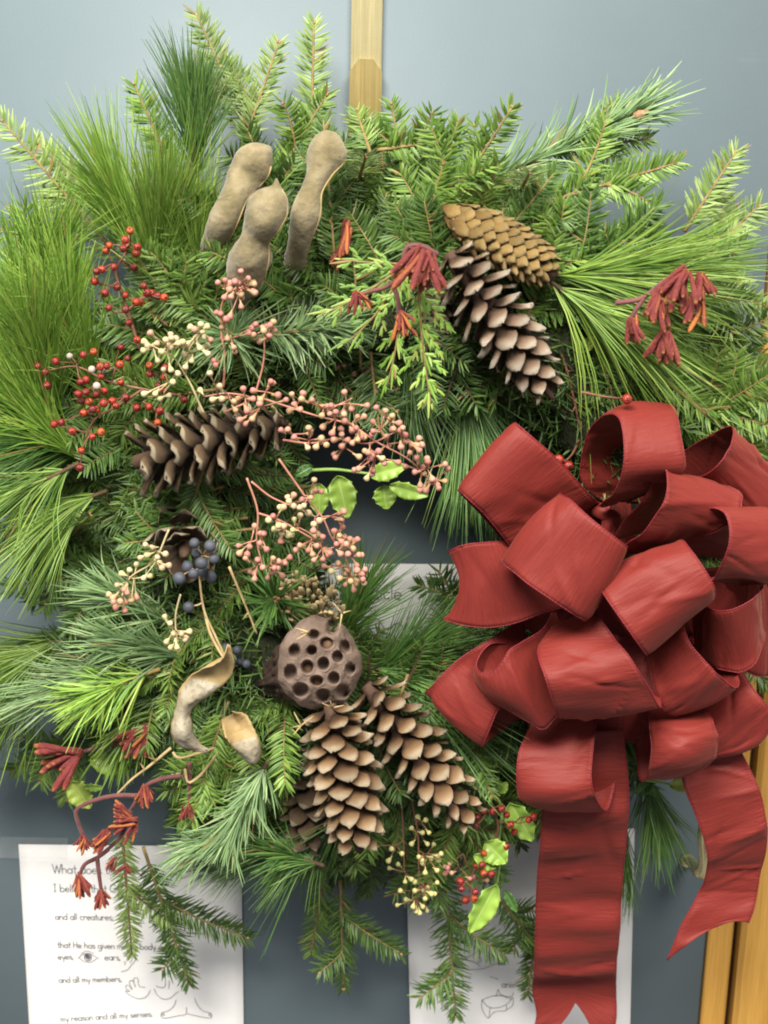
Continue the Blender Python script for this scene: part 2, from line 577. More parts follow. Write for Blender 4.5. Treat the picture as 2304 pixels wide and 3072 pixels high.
def mat_leaf(name, a, b, vein):
    m, nt, bs, out = new_mat(name)
    sx = node(nt, 'ShaderNodeSeparateXYZ')
    nt.links.new(coords(nt, 'UV'), sx.inputs[0])
    f = noise(nt, 45, 4, coords(nt))
    col = ramp(nt, f, [(0.3, a), (0.7, b)])
    ab = node(nt, 'ShaderNodeMath', operation='ABSOLUTE')
    nt.links.new(sx.outputs['X'], ab.inputs[0])
    fac = ramp(nt, ab.outputs[0], [(0.02, (0.8, 0.8, 0.8)), (0.1, (0, 0, 0))])
    col = mixc(nt, fac, col, vein)
    nt.links.new(col, bs.inputs['Base Color'])
    bs.inputs['Roughness'].default_value = 0.38
    tr = node(nt, 'ShaderNodeBsdfTranslucent')
    nt.links.new(col, tr.inputs['Color'])
    mx = node(nt, 'ShaderNodeMixShader')
    mx.inputs[0].default_value = 0.2
    nt.links.new(bs.outputs[0], mx.inputs[1]); nt.links.new(tr.outputs[0], mx.inputs[2])
    nt.links.new(mx.outputs[0], out.inputs['Surface'])
    bump(nt, bs, f, 0.3, 0.002)
    return m
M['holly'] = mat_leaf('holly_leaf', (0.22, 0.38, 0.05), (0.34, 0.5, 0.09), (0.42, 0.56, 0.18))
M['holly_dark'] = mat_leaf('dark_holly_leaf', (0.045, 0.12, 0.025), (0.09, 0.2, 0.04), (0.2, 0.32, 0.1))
M['holly_yellow_lit'] = mat_leaf('yellow_lit_holly_leaf', (0.33, 0.46, 0.06), (0.5, 0.6, 0.13), (0.5, 0.58, 0.2))  # yellowish leaf; also stands in for lit leaves, light put into the colour


def mat_flower():
    m, nt, bs, out = new_mat('kangaroo_paw_flower')
    gz = node(nt, 'ShaderNodeSeparateXYZ')
    nt.links.new(coords(nt, 'UV'), gz.inputs[0])
    oi = node(nt, 'ShaderNodeObjectInfo')
    f = noise(nt, 6, 4, coords(nt))
    red = ramp(nt, f, [(0.3, (0.085, 0.007, 0.010)), (0.7, (0.17, 0.018, 0.016))])
    org = ramp(nt, f, [(0.3, (0.34, 0.1, 0.012)), (0.7, (0.5, 0.2, 0.03))])
    fac = ramp(nt, gz.outputs['X'], [(0.4, (0, 0, 0)), (0.75, (1, 1, 1))])
    mu = node(nt, 'ShaderNodeMath', operation='MULTIPLY')
    nt.links.new(fac, mu.inputs[0])
    nt.links.new(ramp(nt, oi.outputs['Random'], [(0.4, (0.0, 0.0, 0.0)), (1.0, (0.75, 0.75, 0.75))]), mu.inputs[1])
    c2 = mixc(nt, mu.outputs[0], red, org)
    c2 = mixc(nt, ramp(nt, gz.outputs['Y'], [(0.9, (0, 0, 0)), (0.97, (0.5, 0.5, 0.5))]), c2, (0.36, 0.15, 0.03))
    nt.links.new(c2, bs.inputs['Base Color'])
    bs.inputs['Roughness'].default_value = 0.75
    bs.inputs['Sheen Weight'].default_value = 0.3
    bs.inputs['Sheen Tint'].default_value = (0.8, 0.25, 0.15, 1)
    bump(nt, bs, noise(nt, 9, 4, coords(nt)), 0.3, 0.02)
    return m
M['flower'] = mat_flower()


def mat_brass(name, a, b, met, rough):
    m, nt, bs, out = new_mat(name)
    f = noise(nt, 1.0, 4, coords(nt, 'Object', (500, 500, 10)))
    c = noise(nt, 22, 5, coords(nt))
    nt.links.new(ramp(nt, c, [(0.3, a), (0.7, b)]), bs.inputs['Base Color'])
    bs.inputs['Metallic'].default_value = met
    nt.links.new(ramp(nt, f, [(0.3, (rough - .04,) * 3), (0.7, (rough + .06,) * 3)]), bs.inputs['Roughness'])
    bump(nt, bs, c, 0.1, 0.0006)
    return m
M['brass'] = mat_brass('pale_brass', (0.78, 0.66, 0.33), (0.88, 0.78, 0.46), 0.82, 0.27)
M['brass_dull'] = mat_brass('dull_brass', (0.42, 0.32, 0.12), (0.54, 0.42, 0.18), 0.8, 0.36)


def mat_door():
    m, nt, bs, out = new_mat('blue_grey_door_paint')
    f = noise(nt, 5, 6, coords(nt), 0.65)
    col = ramp(nt, f, [(0.3, (0.113, 0.149, 0.170)), (0.7, (0.126, 0.164, 0.186))])
    sc = noise(nt, 1.0, 5, coords(nt, 'Object', (14, 14, 60)), 0.7)
    col = mixc(nt, ramp(nt, sc, [(0.62, (0, 0, 0)), (0.75, (0.25, 0.25, 0.25))]), col, (0.17, 0.21, 0.235))
    nt.links.new(col, bs.inputs['Base Color'])
    bs.inputs['Roughness'].default_value = 0.55
    bs.inputs['Specular IOR Level'].default_value = 0.4
    bump(nt, bs, noise(nt, 420, 4, coords(nt)), 0.18, 0.0006)
    return m
M['door'] = mat_door()


def mat_wood():
    m, nt, bs, out = new_mat('varnished_oak')
    g = noise(nt, 1.0, 6, coords(nt, 'Object', (70, 70, 4)), 0.65)
    col = ramp(nt, g, [(0.25, (0.30, 0.14, 0.022)), (0.5, (0.42, 0.215, 0.04)), (0.8, (0.52, 0.285, 0.062))])
    fine = noise(nt, 1.0, 3, coords(nt, 'Object', (600, 600, 14)))
    col = mixc(nt, 0.25, col, ramp(nt, fine, [(0.35, (0.3, 0.15, 0.025)), (0.65, (0.62, 0.38, 0.1))]))
    nt.links.new(col, bs.inputs['Base Color'])
    bs.inputs['Roughness'].default_value = 0.35
    bump(nt, bs, fine, 0.15, 0.0005)
    return m
M['wood'] = mat_wood()
M['gap'] = mat_noisy('dark_gap', (0.05, 0.025, 0.012), (0.1, 0.05, 0.02), 30, 0.8, 0.0)


def mat_paper():
    m, nt, bs, out = new_mat('white_copy_paper')
    f = noise(nt, 7, 4, coords(nt))
    col = ramp(nt, f, [(0.3, (0.69, 0.68, 0.69)), (0.7, (0.73, 0.72, 0.73))])
    nt.links.new(col, bs.inputs['Base Color'])
    bs.inputs['Roughness'].default_value = 0.8
    bump(nt, bs, noise(nt, 25, 3, coords(nt)), 0.25, 0.002)
    return m
M['paper'] = mat_paper()


def mat_tape():
    m, nt, bs, out = new_mat('clear_matt_tape')
    bs.inputs['Base Color'].default_value = (0.7, 0.72, 0.72, 1)
    bs.inputs['Roughness'].default_value = 0.4
    tr = node(nt, 'ShaderNodeBsdfTransparent')
    mx = node(nt, 'ShaderNodeMixShader')
    f = noise(nt, 60, 3, coords(nt))
    nt.links.new(ramp(nt, f, [(0.3, (0.07,) * 3), (0.7, (0.12,) * 3)]), mx.inputs[0])
    nt.links.new(tr.outputs[0], mx.inputs[1]); nt.links.new(bs.outputs[0], mx.inputs[2])
    nt.links.new(mx.outputs[0], out.inputs['Surface'])
    return m
M['tape'] = mat_tape()


def mat_husk():
    m, nt, bs, out = new_mat('dry_pod_husk')
    f = noise(nt, 38, 5, coords(nt))
    g = node(nt, 'ShaderNodeNewGeometry')
    outer = ramp(nt, f, [(0.3, (0.2, 0.165, 0.105)), (0.5, (0.31, 0.265, 0.19)), (0.72, (0.42, 0.375, 0.29))])
    inner = ramp(nt, f, [(0.3, (0.22, 0.145, 0.06)), (0.7, (0.38, 0.27, 0.12))])
    sp = noise(nt, 230, 4, coords(nt))
    outer = mixc(nt, ramp(nt, sp, [(0.5, (0, 0, 0)), (0.66, (0.6, 0.6, 0.6))]), outer, (0.16, 0.12, 0.075))
    sx = node(nt, 'ShaderNodeSeparateXYZ')
    nt.links.new(coords(nt, 'UV'), sx.inputs[0])
    ed = ramp(nt, sx.outputs['Y'], [(0.25, (0, 0, 0)), (0.75, (1, 1, 1))])
    col = mixc(nt, ed, outer, inner)
    nt.links.new(col, bs.inputs['Base Color'])
    bs.inputs['Roughness'].default_value = 0.7
    bump(nt, bs, sp, 0.5, 0.0012)
    return m
M['husk'] = mat_husk()


# ------------------------------------------------------------------ the setting: door, frame, wall
def box(lo, hi, bev=0.0):
    x0, y0, z0 = lo
    x1, y1, z1 = hi
    b = bev
    # chamfer the long vertical front edges (front is -y)
    prof = [(x0, y1), (x0, y0 + b), (x0 + b, y0), (x1 - b, y0), (x1, y0 + b), (x1, y1)] if b else [(x0, y1), (x0, y0), (x1, y0), (x1, y1)]
    n = len(prof)
    v = [(x, y, z0) for x, y in prof] + [(x, y, z1) for x, y in prof]
    f = [(i, (i + 1) % n, n + (i + 1) % n, n + i) for i in range(n)]
    f += [tuple(reversed(range(n))), tuple(range(n, 2 * n))]
    return v, f


EDGE = 0.5 * (P(2119, 2800, 0)[0] + P(2099, 3072, 0)[0])      # right edge of the door leaf
v, f = box((EDGE - 0.92, 0.0, -1.3), (EDGE - 0.0015, 0.045, 0.86))
door = mk('door', v, f, M['door'], smooth=False)
door['kind'] = 'structure'
fr = bpy.data.objects.new('door_frame', None)
C.objects.link(fr)
fr['kind'] = 'structure'
fr.location = (EDGE, 0, -1.3)
xs = [EDGE, EDGE + 0.0265, EDGE + 0.0335, EDGE + 0.075, EDGE + 0.082, EDGE + 0.14]
v, f = box((xs[0] + 0.001, -0.004, -1.3), (xs[1], 0.07, 0.9), 0.002); mk('jamb', v, f, M['wood'], fr, smooth=False)
v, f = box((xs[1] + .0002, 0.012, -1.3), (xs[2] - .0002, 0.07, 0.9)); mk('gap_strip', v, f, M['gap'], fr, smooth=False)
v, f = box((xs[2], -0.010, -1.3), (xs[3], 0.07, 0.95), 0.005); mk('casing', v, f, M['wood'], fr, smooth=False)
v, f = box((xs[3] + .0004, -0.004, -1.3), (xs[4], 0.07, 0.95), 0.002); mk('casing_bead', v, f, M['wood'], fr, smooth=False)
v, f = box((xs[4] + .0004, -0.014, -1.3), (xs[5], 0.07, 0.95), 0.006); mk('casing', v, f, M['wood'], fr, smooth=False)
M['wall'] = mat_noisy('cream_wall', (0.55, 0.5, 0.4), (0.6, 0.55, 0.45), 8, 0.7, 0.2, 0.001, 300)
v, f = box((xs[5] + .0005, 0.006, -1.3), (xs[5] + 0.8, 0.07, 1.0))
wl = mk('wall', v, f, M['wall'], smooth=False)
wl['kind'] = 'structure'

# lever handle of the door, a part of it
g = Geo()
pth = resample([Z7(175, 800, -.001), Z7(215, 822, 0.018), Z7(262, 880, 0.04), Z7(300, 905, 0.052), Z7(332, 860, 0.056), Z7(330, 740, 0.056), Z7(318, 610, 0.054), Z7(330, 480, 0.05)], 40)
g.add(*tube(pth, np.interp(np.linspace(0, 1, 40), [0, .2, .45, 1], [.0052, .0052, .007, .0062]), 12))
c0 = Z7(175, 800, 0)
v, f = lathe([(0, 0.0001), (0, 0.0075), (0.003, 0.0075), (0.006, 0.006), (0.006, 0.0001)], 20)
g.add(np.stack([v[:, 0], -v[:, 2] - 0.0002, v[:, 1]], 1) + c0, f[:, ::-1])
g.build('handle', M['brass'], door)

# ------------------------------------------------------------------ brass wreath hanger
hg = thing('wreath_hanger', 'brass strap hanger hooked over the door at top centre', 'hanger', U(790, 130, 0.006))
a, b = U(757.5, 0, 0.006), U(824, 0, 0.006)
x0, x1 = U(757, 130, .006)[0], U(824.5, 130, .006)[0]
zt = 0.865
zb = U(790, 252, 0.006)[2]
v, f = box((x0, -0.006, zb - 0.03), (x1, -0.004, zt), 0.0006); mk('strap', v, f, M['brass'], hg, smooth=False)
v, f = box((x0, -0.006, zt), (x1, 0.05, zt + .002)); mk('strap', v, f, M['brass'], hg, smooth=False)
zc = U(790, 127, 0.012)[2]
ch = 0.0075
prof = [(x0 - .0006, zb), (x1 + .0006, zb), (x1 + .0006, zc - ch * 1.4), (x1 - ch, zc), (x0 + ch, zc), (x0 - .0006, zc - ch * 1.4)]
n = len(prof)
v = [(x, -0.0105, z) for x, z in prof] + [(x, -0.0065, z) for x, z in prof]
f = [tuple(range(n)), tuple(reversed(range(n, 2 * n)))] + [(i, n + i, n + (i + 1) % n, (i + 1) % n) for i in range(n)]
mk('hook_plate', v, f, M['brass_dull'], hg, smooth=False)
g = Geo()
hk = np.array([[x0 + (x1 - x0) / 2, y, z] for y, z in ((-.0085, zb + .004), (-.0085, zb - .02), (-.02, zb - .035), (-.05, zb - .035), (-.062, zb - .02), (-.064, zb))])
hk = resample(hk, 24)
w = (x1 - x0) / 2 * 0.98
tv, nn = [], len(hk)
for p_ in hk:
    tv += [p_ + [-w, 0, 0], p_ + [w, 0, 0]]
g.add(np.array(tv), np.array([(2 * i, 2 * i + 1, 2 * i + 3, 2 * i + 2) for i in range(nn - 1)]))
ho = g.build('hook', M['brass_dull'], hg)
so = ho.modifiers.new('s', 'SOLIDIFY'); so.thickness = 0.0018; so.offset = 0


# ------------------------------------------------------------------ lettering with single strokes
def arc(cx, cy, rx, ry, a0, a1, n=14):
    t = np.radians(np.linspace(a0, a1, n))
    return [(cx + rx * math.cos(q), cy + ry * math.sin(q)) for q in t]


def glyph(c):
    o = arc(.5, .5, .45, .5, 0, 360, 18)
    G = {
        'a': ([o, [(.95, 1), (.95, 0)]], 1.15), 'b': ([o, [(.05, 1.9), (.05, 0)]], 1.15),
        'c': ([arc(.5, .5, .45, .5, 50, 310)], 1.0), 'd': ([o, [(.95, 1.9), (.95, 0)]], 1.15),
        'e': ([[(.06, .52), (.94, .52)] + arc(.5, .5, .45, .5, 5, 315)], 1.12),
        'f': ([arc(.6, 1.5, .3, .4, 20, 180) + [(.3, 0)], [(.05, 1), (.6, 1)]], .75),
        'g': ([o, [(.95, 1), (.95, -.35)] + arc(.5, -.35, .45, .45, 0, -150, 8)], 1.15),
        'h': ([[(.08, 1.9), (.08, 0)], arc(.46, .55, .38, .45, 180, 0, 9) + [(.84, 0)]], 1.05),
        'i': ([[(.12, 1), (.12, 0)], [(.12, 1.4), (.12, 1.5)]], .42), 'l': ([[(.12, 1.9), (.12, 0)]], .42),
        'm': ([[(.08, 1), (.08, 0)], arc(.36, .6, .28, .4, 180, 0, 8) + [(.64, 0)], arc(.92, .6, .28, .4, 180, 0, 8) + [(1.2, 0)]], 1.42),
        'n': ([[(.08, 1), (.08, 0)], arc(.46, .55, .38, .45, 180, 0, 9) + [(.84, 0)]], 1.05),
        'o': ([o], 1.1), 'r': ([[(.08, 1), (.08, 0)], arc(.46, .55, .38, .45, 180, 55, 8)], .8),
        's': ([arc(.4, .74, .3, .26, 40, 270, 9) + arc(.4, .24, .32, .24, 90, -140, 9)], .85),
        't': ([[(.3, 1.7), (.3, .1), (.42, 0), (.55, .02)], [(.0, 1.05), (.62, 1.05)]], .72),
        'u': ([[(.08, 1), (.08, .45)] + arc(.46, .45, .38, .45, 180, 360, 9), [(.84, 1), (.84, 0)]], 1.05),
        'v': ([[(.03, 1), (.42, 0), (.8, 1)]], .9), 'w': ([[(.03, 1), (.35, 0), (.62, .9), (.9, 0), (1.2, 1)]], 1.3),
        'y': ([[(.05, 1), (.45, .05)], [(.85, 1), (.3, -.8)]], .95), 'W': ([[(0, 1.9), (.45, 0), (.85, 1.7), (1.25, 0), (1.7, 1.9)]], 1.8),
        'I': ([[(.3, 1.9), (.3, 0)], [(.05, 1.9), (.55, 1.9)], [(.05, 0), (.55, 0)]], .8),
        'H': ([[(.08, 1.9), (.08, 0)], [(1, 1.9), (1, 0)], [(.08, .95), (1, .95)]], 1.25),
        'G': ([arc(.85, .95, .8, .95, 45, 345, 18) + [(1.62, .85), (1, .85)]], 1.8),
        'A': ([[(0, 0), (.65, 1.9), (1.3, 0)], [(.25, .7), (1.05, .7)]], 1.4), 'M': ([[(.05, 0), (.05, 1.9), (.75, .3), (1.45, 1.9), (1.45, 0)]], 1.65),
        ',': ([[(.15, .1), (.05, -.25)]], .35), '.': ([[(.1, .0), (.1, .1)]], .35), ';': ([[(.15, .1), (.05, -.25)], [(.15, .7), (.15, .8)]], .35),
        '?': ([arc(.45, 1.45, .4, .42, 170, -60, 10) + [(.45, .75), (.45, .5)], [(.45, .05), (.45, .12)]], 1.0), ' ': ([], .62),
    }
    return G[c]


def stroke_quads(line, w, g, y):
    p = np.asarray(line, float)
    for i in range(len(p) - 1):
        d = p[i + 1] - p[i]
        L = np.linalg.norm(d)
        if L < 1e-7:
            continue
        d = d / L
        nrm = np.array([-d[1], d[0]]) * w / 2
        e = d * w * 0.3
        q = [p[i] - e - nrm, p[i + 1] + e - nrm, p[i + 1] + e + nrm, p[i] - e + nrm]
        dep = y - 1.2e-6 * (i % 40)
        g.add([(a_[0], dep, a_[1]) for a_ in q], [(0, 1, 2, 3)])


def text_line(s, pa, pb, paper, w=0.00065, y=-0.0036, name='printed_line', bow=0.0):
    """write s from the point pa (start of the baseline) to pb (its end), on the sheet"""
    adv = sum(glyph(c)[1] for c in s)
    ax, bx = np.array([pa[0], pa[2]]), np.array([pb[0], pb[2]])
    d = bx - ax
    L = np.linalg.norm(d)
    d /= L
    up = np.array([-d[1], d[0]])
    k = L / adv
    g = Geo()
    x = 0.0
    for c in s:
        st, a_ = glyph(c)
        for ln in st:
            stroke_quads([ax + d * (x + q[0]) * k + up * q[1] * k for q in ln], w, g, y)
        x += a_
    return g.build(name, M['graphite'], paper, smooth=False)


def drawing(lines, zf, paper, w=0.00055, y=-0.0036):
    g = Geo()
    for ln in lines:
        pts = [zf(a_, b_, 0.003) for a_, b_ in ln]
        pts = resample(pts, max(4, len(pts) * 4)) if len(pts) > 2 else np.array(pts)
        stroke_quads([(p_[0], p_[2]) for p_ in pts], w, g, y)
    return g.build('printed_drawing', M['graphite'], paper, smooth=False)


def sheet(label, tl, tr, bl, length, curl=0.002):
    t = thing('paper_sheet', label, 'paper sheet', tl, 'sheets taped to the door')
    ex = tr - tl
    dn = nrmz(bl - tl) * length
    n = 14
    g = Geo()
    v = []
    for j in range(n + 1):
        for i in range(n + 1):
            p_ = tl + ex * i / n + dn * j / n
            p_[1] = -0.003 - 0.0 * j
            v.append(p_)
    v = np.array(v)
    f = np.array([(j * (n + 1) + i, (j + 1) * (n + 1) + i, (j + 1) * (n + 1) + i + 1, j * (n + 1) + i + 1) for j in range(n) for i in range(n)])
    o = mk('page', v, f, M['paper'], t)
    m = o.modifiers.new('s', 'SOLIDIFY'); m.thickness = 0.0002; m.offset = -1
    return t


pl = sheet('white printed sheet at lower left with eye, ear and feet drawings', U(40, 1824, .003), U(521, 1829, .003), U(63, 2212, .003), 0.279)
text_line('What does this mean?', ZP(345, 302, .003), ZP(1010, 312, .003), pl, .0007)
text_line('I believe that God', ZP(352, 424, .003), ZP(840, 430, .003), pl)
text_line('and all creatures;', ZP(362, 606, .003), ZP(745, 610, .003), pl)
text_line('that He has given me my body and soul,', ZP(378, 790, .003), ZP(1225, 808, .003), pl)
text_line('eyes,', ZP(380, 868, .003), ZP(485, 866, .003), pl)
text_line('ears,', ZP(686, 872, .003), ZP(792, 872, .003), pl)
text_line('and all my members,', ZP(386, 1020, .003), ZP(800, 1012, .003), pl)
text_line('my reason and all my senses.', ZP(398, 1275, .003), ZP(1003, 1240, .003), pl)
drawing([[(1222, 692), (1332, 698)], [(1222, 696), (1332, 702)], [(1228, 664), (1328, 664)]], ZP, pl, .0006)
drawing([[(510, 862), (540, 835), (580, 828), (625, 850), (650, 862)], [(520, 858), (550, 880), (590, 886), (635, 864)],
         [(530, 830), (570, 812), (615, 828)]], ZP, pl)
drawing([arc(576, 852, 22, 24, 0, 360), arc(576, 850, 12, 14, 0, 360), arc(576, 849, 5, 6, 0, 360), arc(570, 845, 8, 8, 0, 360)], ZP, pl, .0009)
drawing([[(805, 830), (840, 815), (880, 832), (886, 870), (860, 905), (835, 935), (795, 948)], [(825, 850), (855, 838), (866, 866), (850, 890)],
         [(812, 880), (822, 892), (815, 902)]], ZP, pl)
drawing([[(985, 1070), (960, 1110), (915, 1125), (865, 1110), (830, 1085), (822, 1072), (850, 1078), (822, 1045), (832, 1036), (868, 1066), (850, 1010), (862, 1004), (888, 1050), (880, 990), (895, 986), (915, 1045), (950, 1050)],
         [(1010, 1060), (1030, 1100), (1075, 1128), (1120, 1118), (1150, 1090), (1172, 1078)], [(1085, 1000), (1075, 1050), (1040, 1048), (1020, 1040)], [(1110, 1005), (1105, 1060)]], ZP, pl)
drawing([[(1155, 1130), (1140, 1170), (1100, 1205), (1056, 1222), (1060, 1248), (1110, 1248), (1170, 1235), (1215, 1228), (1222, 1180)],
         [(1275, 1120), (1290, 1160), (1330, 1205), (1385, 1225), (1386, 1246), (1330, 1245), (1280, 1235), (1225, 1222)],
         arc(1068, 1228, 8, 7, 0, 360), arc(1376, 1230, 8, 7, 0, 360)], ZP, pl)

pr = sheet('white printed sheet at lower right behind the ribbon tail, mountain and bed drawings', U(876, 1790, .003), U(1371, 1790, .003), U(886, 2212, .003), 0.279)
text_line('and', ZQ(338, 580, .003), ZQ(408, 582, .003), pr)
text_line('wife and children,', ZQ(270, 722, .003), ZQ(632, 722, .003), pr)
text_line('animals', ZQ(632, 998, .003), ZQ(790, 1000, .003), pr)
text_line('all', ZQ(258, 1138, .003), ZQ(305, 1140, .003), pr)
drawing([[(350, 850), (420, 815), (516, 766), (580, 805), (640, 840)], [(516, 766), (490, 800), (505, 830), (485, 850)], [(516, 766), (545, 810), (540, 840)],
         [(350, 855), (420, 885), (520, 880), (600, 850), (660, 835)], [(560, 930), (610, 948)], [(380, 920), (440, 935)], [(430, 830), (470, 845), (500, 870)]], ZQ, pr)
drawing([[(340 + 18 * math.cos(k * 1.1) * (1 + .5 * (k % 3)), 862 + 16 * math.sin(k * 2.3)) for k in range(14)],
         [(632 + 22 * math.cos(k * 1.3), 845 + 14 * math.sin(k * 2.1)) for k in range(16)]], ZQ, pr, .0008)
drawing([[(510, 1075), (600, 1048), (690, 1075), (660, 1105), (550, 1120), (510, 1075)], [(510, 1075), (508, 1120), (550, 1190), (560, 1120)], [(550, 1190), (590, 1150), (662, 1138), (660, 1105)],
         [(600, 1048), (612, 1010), (620, 1035), (700, 1048), (706, 1030)], [(690, 1075), (700, 1060), (700, 1110), (662, 1138)], [(590, 1052), (640, 1050), (668, 1068)]], ZQ, pr)

pm = sheet('white sheet taped to the door inside the wreath opening', U(612, 1217, .003), U(1092, 1219, .003), U(622, 1700, .003), 0.279)
text_line('Article', ZH(905, 488, .003), ZH(1175, 492, .003), pm, .0009)
drawing([[(850, 640), (900, 600), (960, 650), (1010, 610), (1080, 680), (1150, 640), (1200, 690)], [(900, 700), (1000, 670), (1100, 720)]], ZH, pm, .0009)

tp = []
for a_, b_ in ((0, 1808), (147, 1810), (145, 1856), (-2, 1853)):
    tp.append(U(a_, b_, 0.0042))
tape = mk('tape_strip', np.array(tp), [(0, 3, 2, 1)], M['tape'], smooth=False)
tape['label'] = 'strip of clear tape at top corner of left printed sheet'
tape['category'] = 'tape'

# ------------------------------------------------------------------ greens
VIEW = np.array([0, -1.0, 0.25])
DEEP[0] = 1.28


def bez(p0, p1, sag, n=18):
    mid = (p0 + p1) / 2 + sag
    t = np.linspace(0, 1, n)[:, None]
    return (1 - t)**2 * p0 + 2 * t * (1 - t) * mid + t**2 * p1


def fir_geo(p0, p1, nrm, rg, twigs=2, nl=0.020, sp=0.0024, sag=None, w=0.0019, start=0.12, r0=0.0016, spread=0.4):
    """stem tubes and needle strips of one flat fir spray"""
    p0, p1 = np.asarray(p0, float), np.asarray(p1, float)
    L = np.linalg.norm(p1 - p0)
    nrm = nrmz(nrm)
    if sag is None:
        sag = rg.normal(size=3) * L * 0.05
    axes = [(bez(p0, p1, sag), r0, start)]
    main = axes[0][0]
    tg = nrmz(p1 - p0)
    sd = nrmz(np.cross(tg, nrm))
    for k in range(twigs):
        t = 0.28 + 0.5 * (k + rg.uniform(0.2, .8)) / max(twigs, 1)
        b = main[int(t * 17)]
        s = 1 if k % 2 else -1
        ang = math.radians(rg.uniform(36, 52))
        d = tg * math.cos(ang) + sd * s * math.sin(ang) + nrm * rg.normal() * 0.12
        l = L * (1 - t) * rg.uniform(.6, .95)
        if l > 0.025:
            axes.append((bez(b, b + d * l, -sd * s * l * 0.12), r0 * .75, 0.05))
    st = Geo()
    B, D, N, LN, WD, BD = [], [], [], [], [], []
    for path, r, s0 in axes:
        st.add(*tube(path, np.linspace(r, r * .5, len(path)), 5))
        seg = np.linalg.norm(np.diff(path, axis=0), axis=1)
        cum = np.concatenate([[0], np.cumsum(seg)])
        n = max(4, int(cum[-1] * (1 - s0) / sp))
        s = np.linspace(cum[-1] * s0, cum[-1], n) + rg.normal(size=n) * sp * .3
        pos = np.stack([np.interp(s, cum, path[:, k]) for k in range(3)], 1)
        tang = nrmz(np.gradient(pos, axis=0)) if n > 2 else np.repeat(nrmz(path[-1:] - path[:1]), n, 0)
        side = nrmz(np.cross(tang, nrm))
        upv = np.cross(side, tang)
        frac = (s - s[0]) / max(s[-1] - s[0], 1e-6)
        for sg, prob, lift, fw in ((1, 1, .16, .42), (-1, 1, .16, .42), (1, .55, .75, .55), (-1, .55, .75, .55)):
            m = rg.uniform(size=n) < prob
            k = m.sum()
            if k == 0:
                continue
            fwd = fw + rg.normal(size=k) * .12 + np.clip((frac[m] - .86) * 7, 0, 1.1)
            lf = lift + rg.normal(size=k) * .18
            d = side[m] * sg + tang[m] * fwd[:, None] + upv[m] * lf[:, None]
            B.append(pos[m]); D.append(d)
            N.append(upv[m] + side[m] * sg * -.3 + rg.normal(size=(k, 3)) * .12)
            LN.append(nl * (rg.uniform(.8, 1.1, k)) * np.interp(frac[m], [0, .12, .75, 1], [.75, 1, .95, .62]) * (1 if lift < .5 else .8))
            WD.append(w * rg.uniform(.85, 1.15, k))
            BD.append(tang[m] * rg.uniform(.02, .22, k)[:, None] - upv[m] * rg.uniform(-.05, .12, k)[:, None])
    v, f = strips(np.vstack(B), np.vstack(D), np.vstack(N), np.concatenate(LN), np.concatenate(WD), np.vstack(BD), 2, 0.28)
    return st.out(), (v, f), axes


def pine_geo(p0, p1, rg, nl=0.085, nf=60, per=5, spread=0.5, droop=0.12, start=0.35, w=0.00095, r0=0.0022, sag=None, segs=4, lean=None):
    p0, p1 = np.asarray(p0, float), np.asarray(p1, float)
    L = np.linalg.norm(p1 - p0)
    if sag is None:
        sag = rg.normal(size=3) * L * .05
    path = bez(p0, p1, sag)
    st = tube(path, np.linspace(r0, r0 * .7, len(path)), 6)
    t = start + (1 - start) * rg.uniform(0, 1, nf)**0.8
    idx = np.clip(t * 17, 0, 16.999)
    i0 = idx.astype(int)
    fr_ = (idx - i0)[:, None]
    pos = path[i0] * (1 - fr_) + path[i0 + 1] * fr_
    tang = nrmz(path[i0 + 1] - path[i0])
    rnd = nrmz(rg.normal(size=(nf, 3)))
    perp = nrmz(rnd - tang * (rnd * tang).sum(1, keepdims=True))
    a = spread * (0.35 + 0.75 * rg.uniform(size=nf)) * np.interp(t, [start, 1], [1.15, .7])
    d = tang * np.cos(a)[:, None] + perp * np.sin(a)[:, None]
    if lean is not None:
        d = nrmz(d + np.asarray(lean))
    pos = np.repeat(pos, per, 0)
    d = nrmz(np.repeat(d, per, 0) + rg.normal(size=(nf * per, 3)) * .11)
    ln = np.repeat(nl * rg.uniform(.75, 1.1, nf), per) * rg.uniform(.93, 1.04, nf * per)
    bend = np.repeat(rg.normal(size=(nf, 3)) * .15, per, 0) + np.array([0, 0, -droop]) + rg.normal(size=(nf * per, 3)) * .05
    N = rg.normal(size=(nf * per, 3)) * .5 + VIEW
    v, f = strips(pos, d, N, ln, w * rg.uniform(.85, 1.15, nf * per), bend, segs, .35, np.interp(np.linspace(0, 1, segs + 1), [0, .1, .8, 1], [.75, 1, .9, .25]))
    return st, (v, f), path


def bud_geo(p, d, s, rg, n=5):
    g = Geo()
    d = nrmz(d)
    for k in range(n):
        q = rg.normal(size=3)
        q = nrmz(q - d * np.dot(q, d)) * s * (.0 if k == 0 else .55)
        v, f = lathe([(-s * .5, s * .1), (-s * .2, s * .42), (s * .25, s * .45), (s * .8, s * .22), (s * 1.1, s * .03)], 7, .08, k)
        z = nrmz(d + q / s * .35)
        x = nrmz(np.cross(z, [.3, .2, .9])); y = np.cross(z, x)
        g.add(v[:, :1] * x + v[:, 1:2] * y + v[:, 2:] * z + p + q, f)
    return g.out()


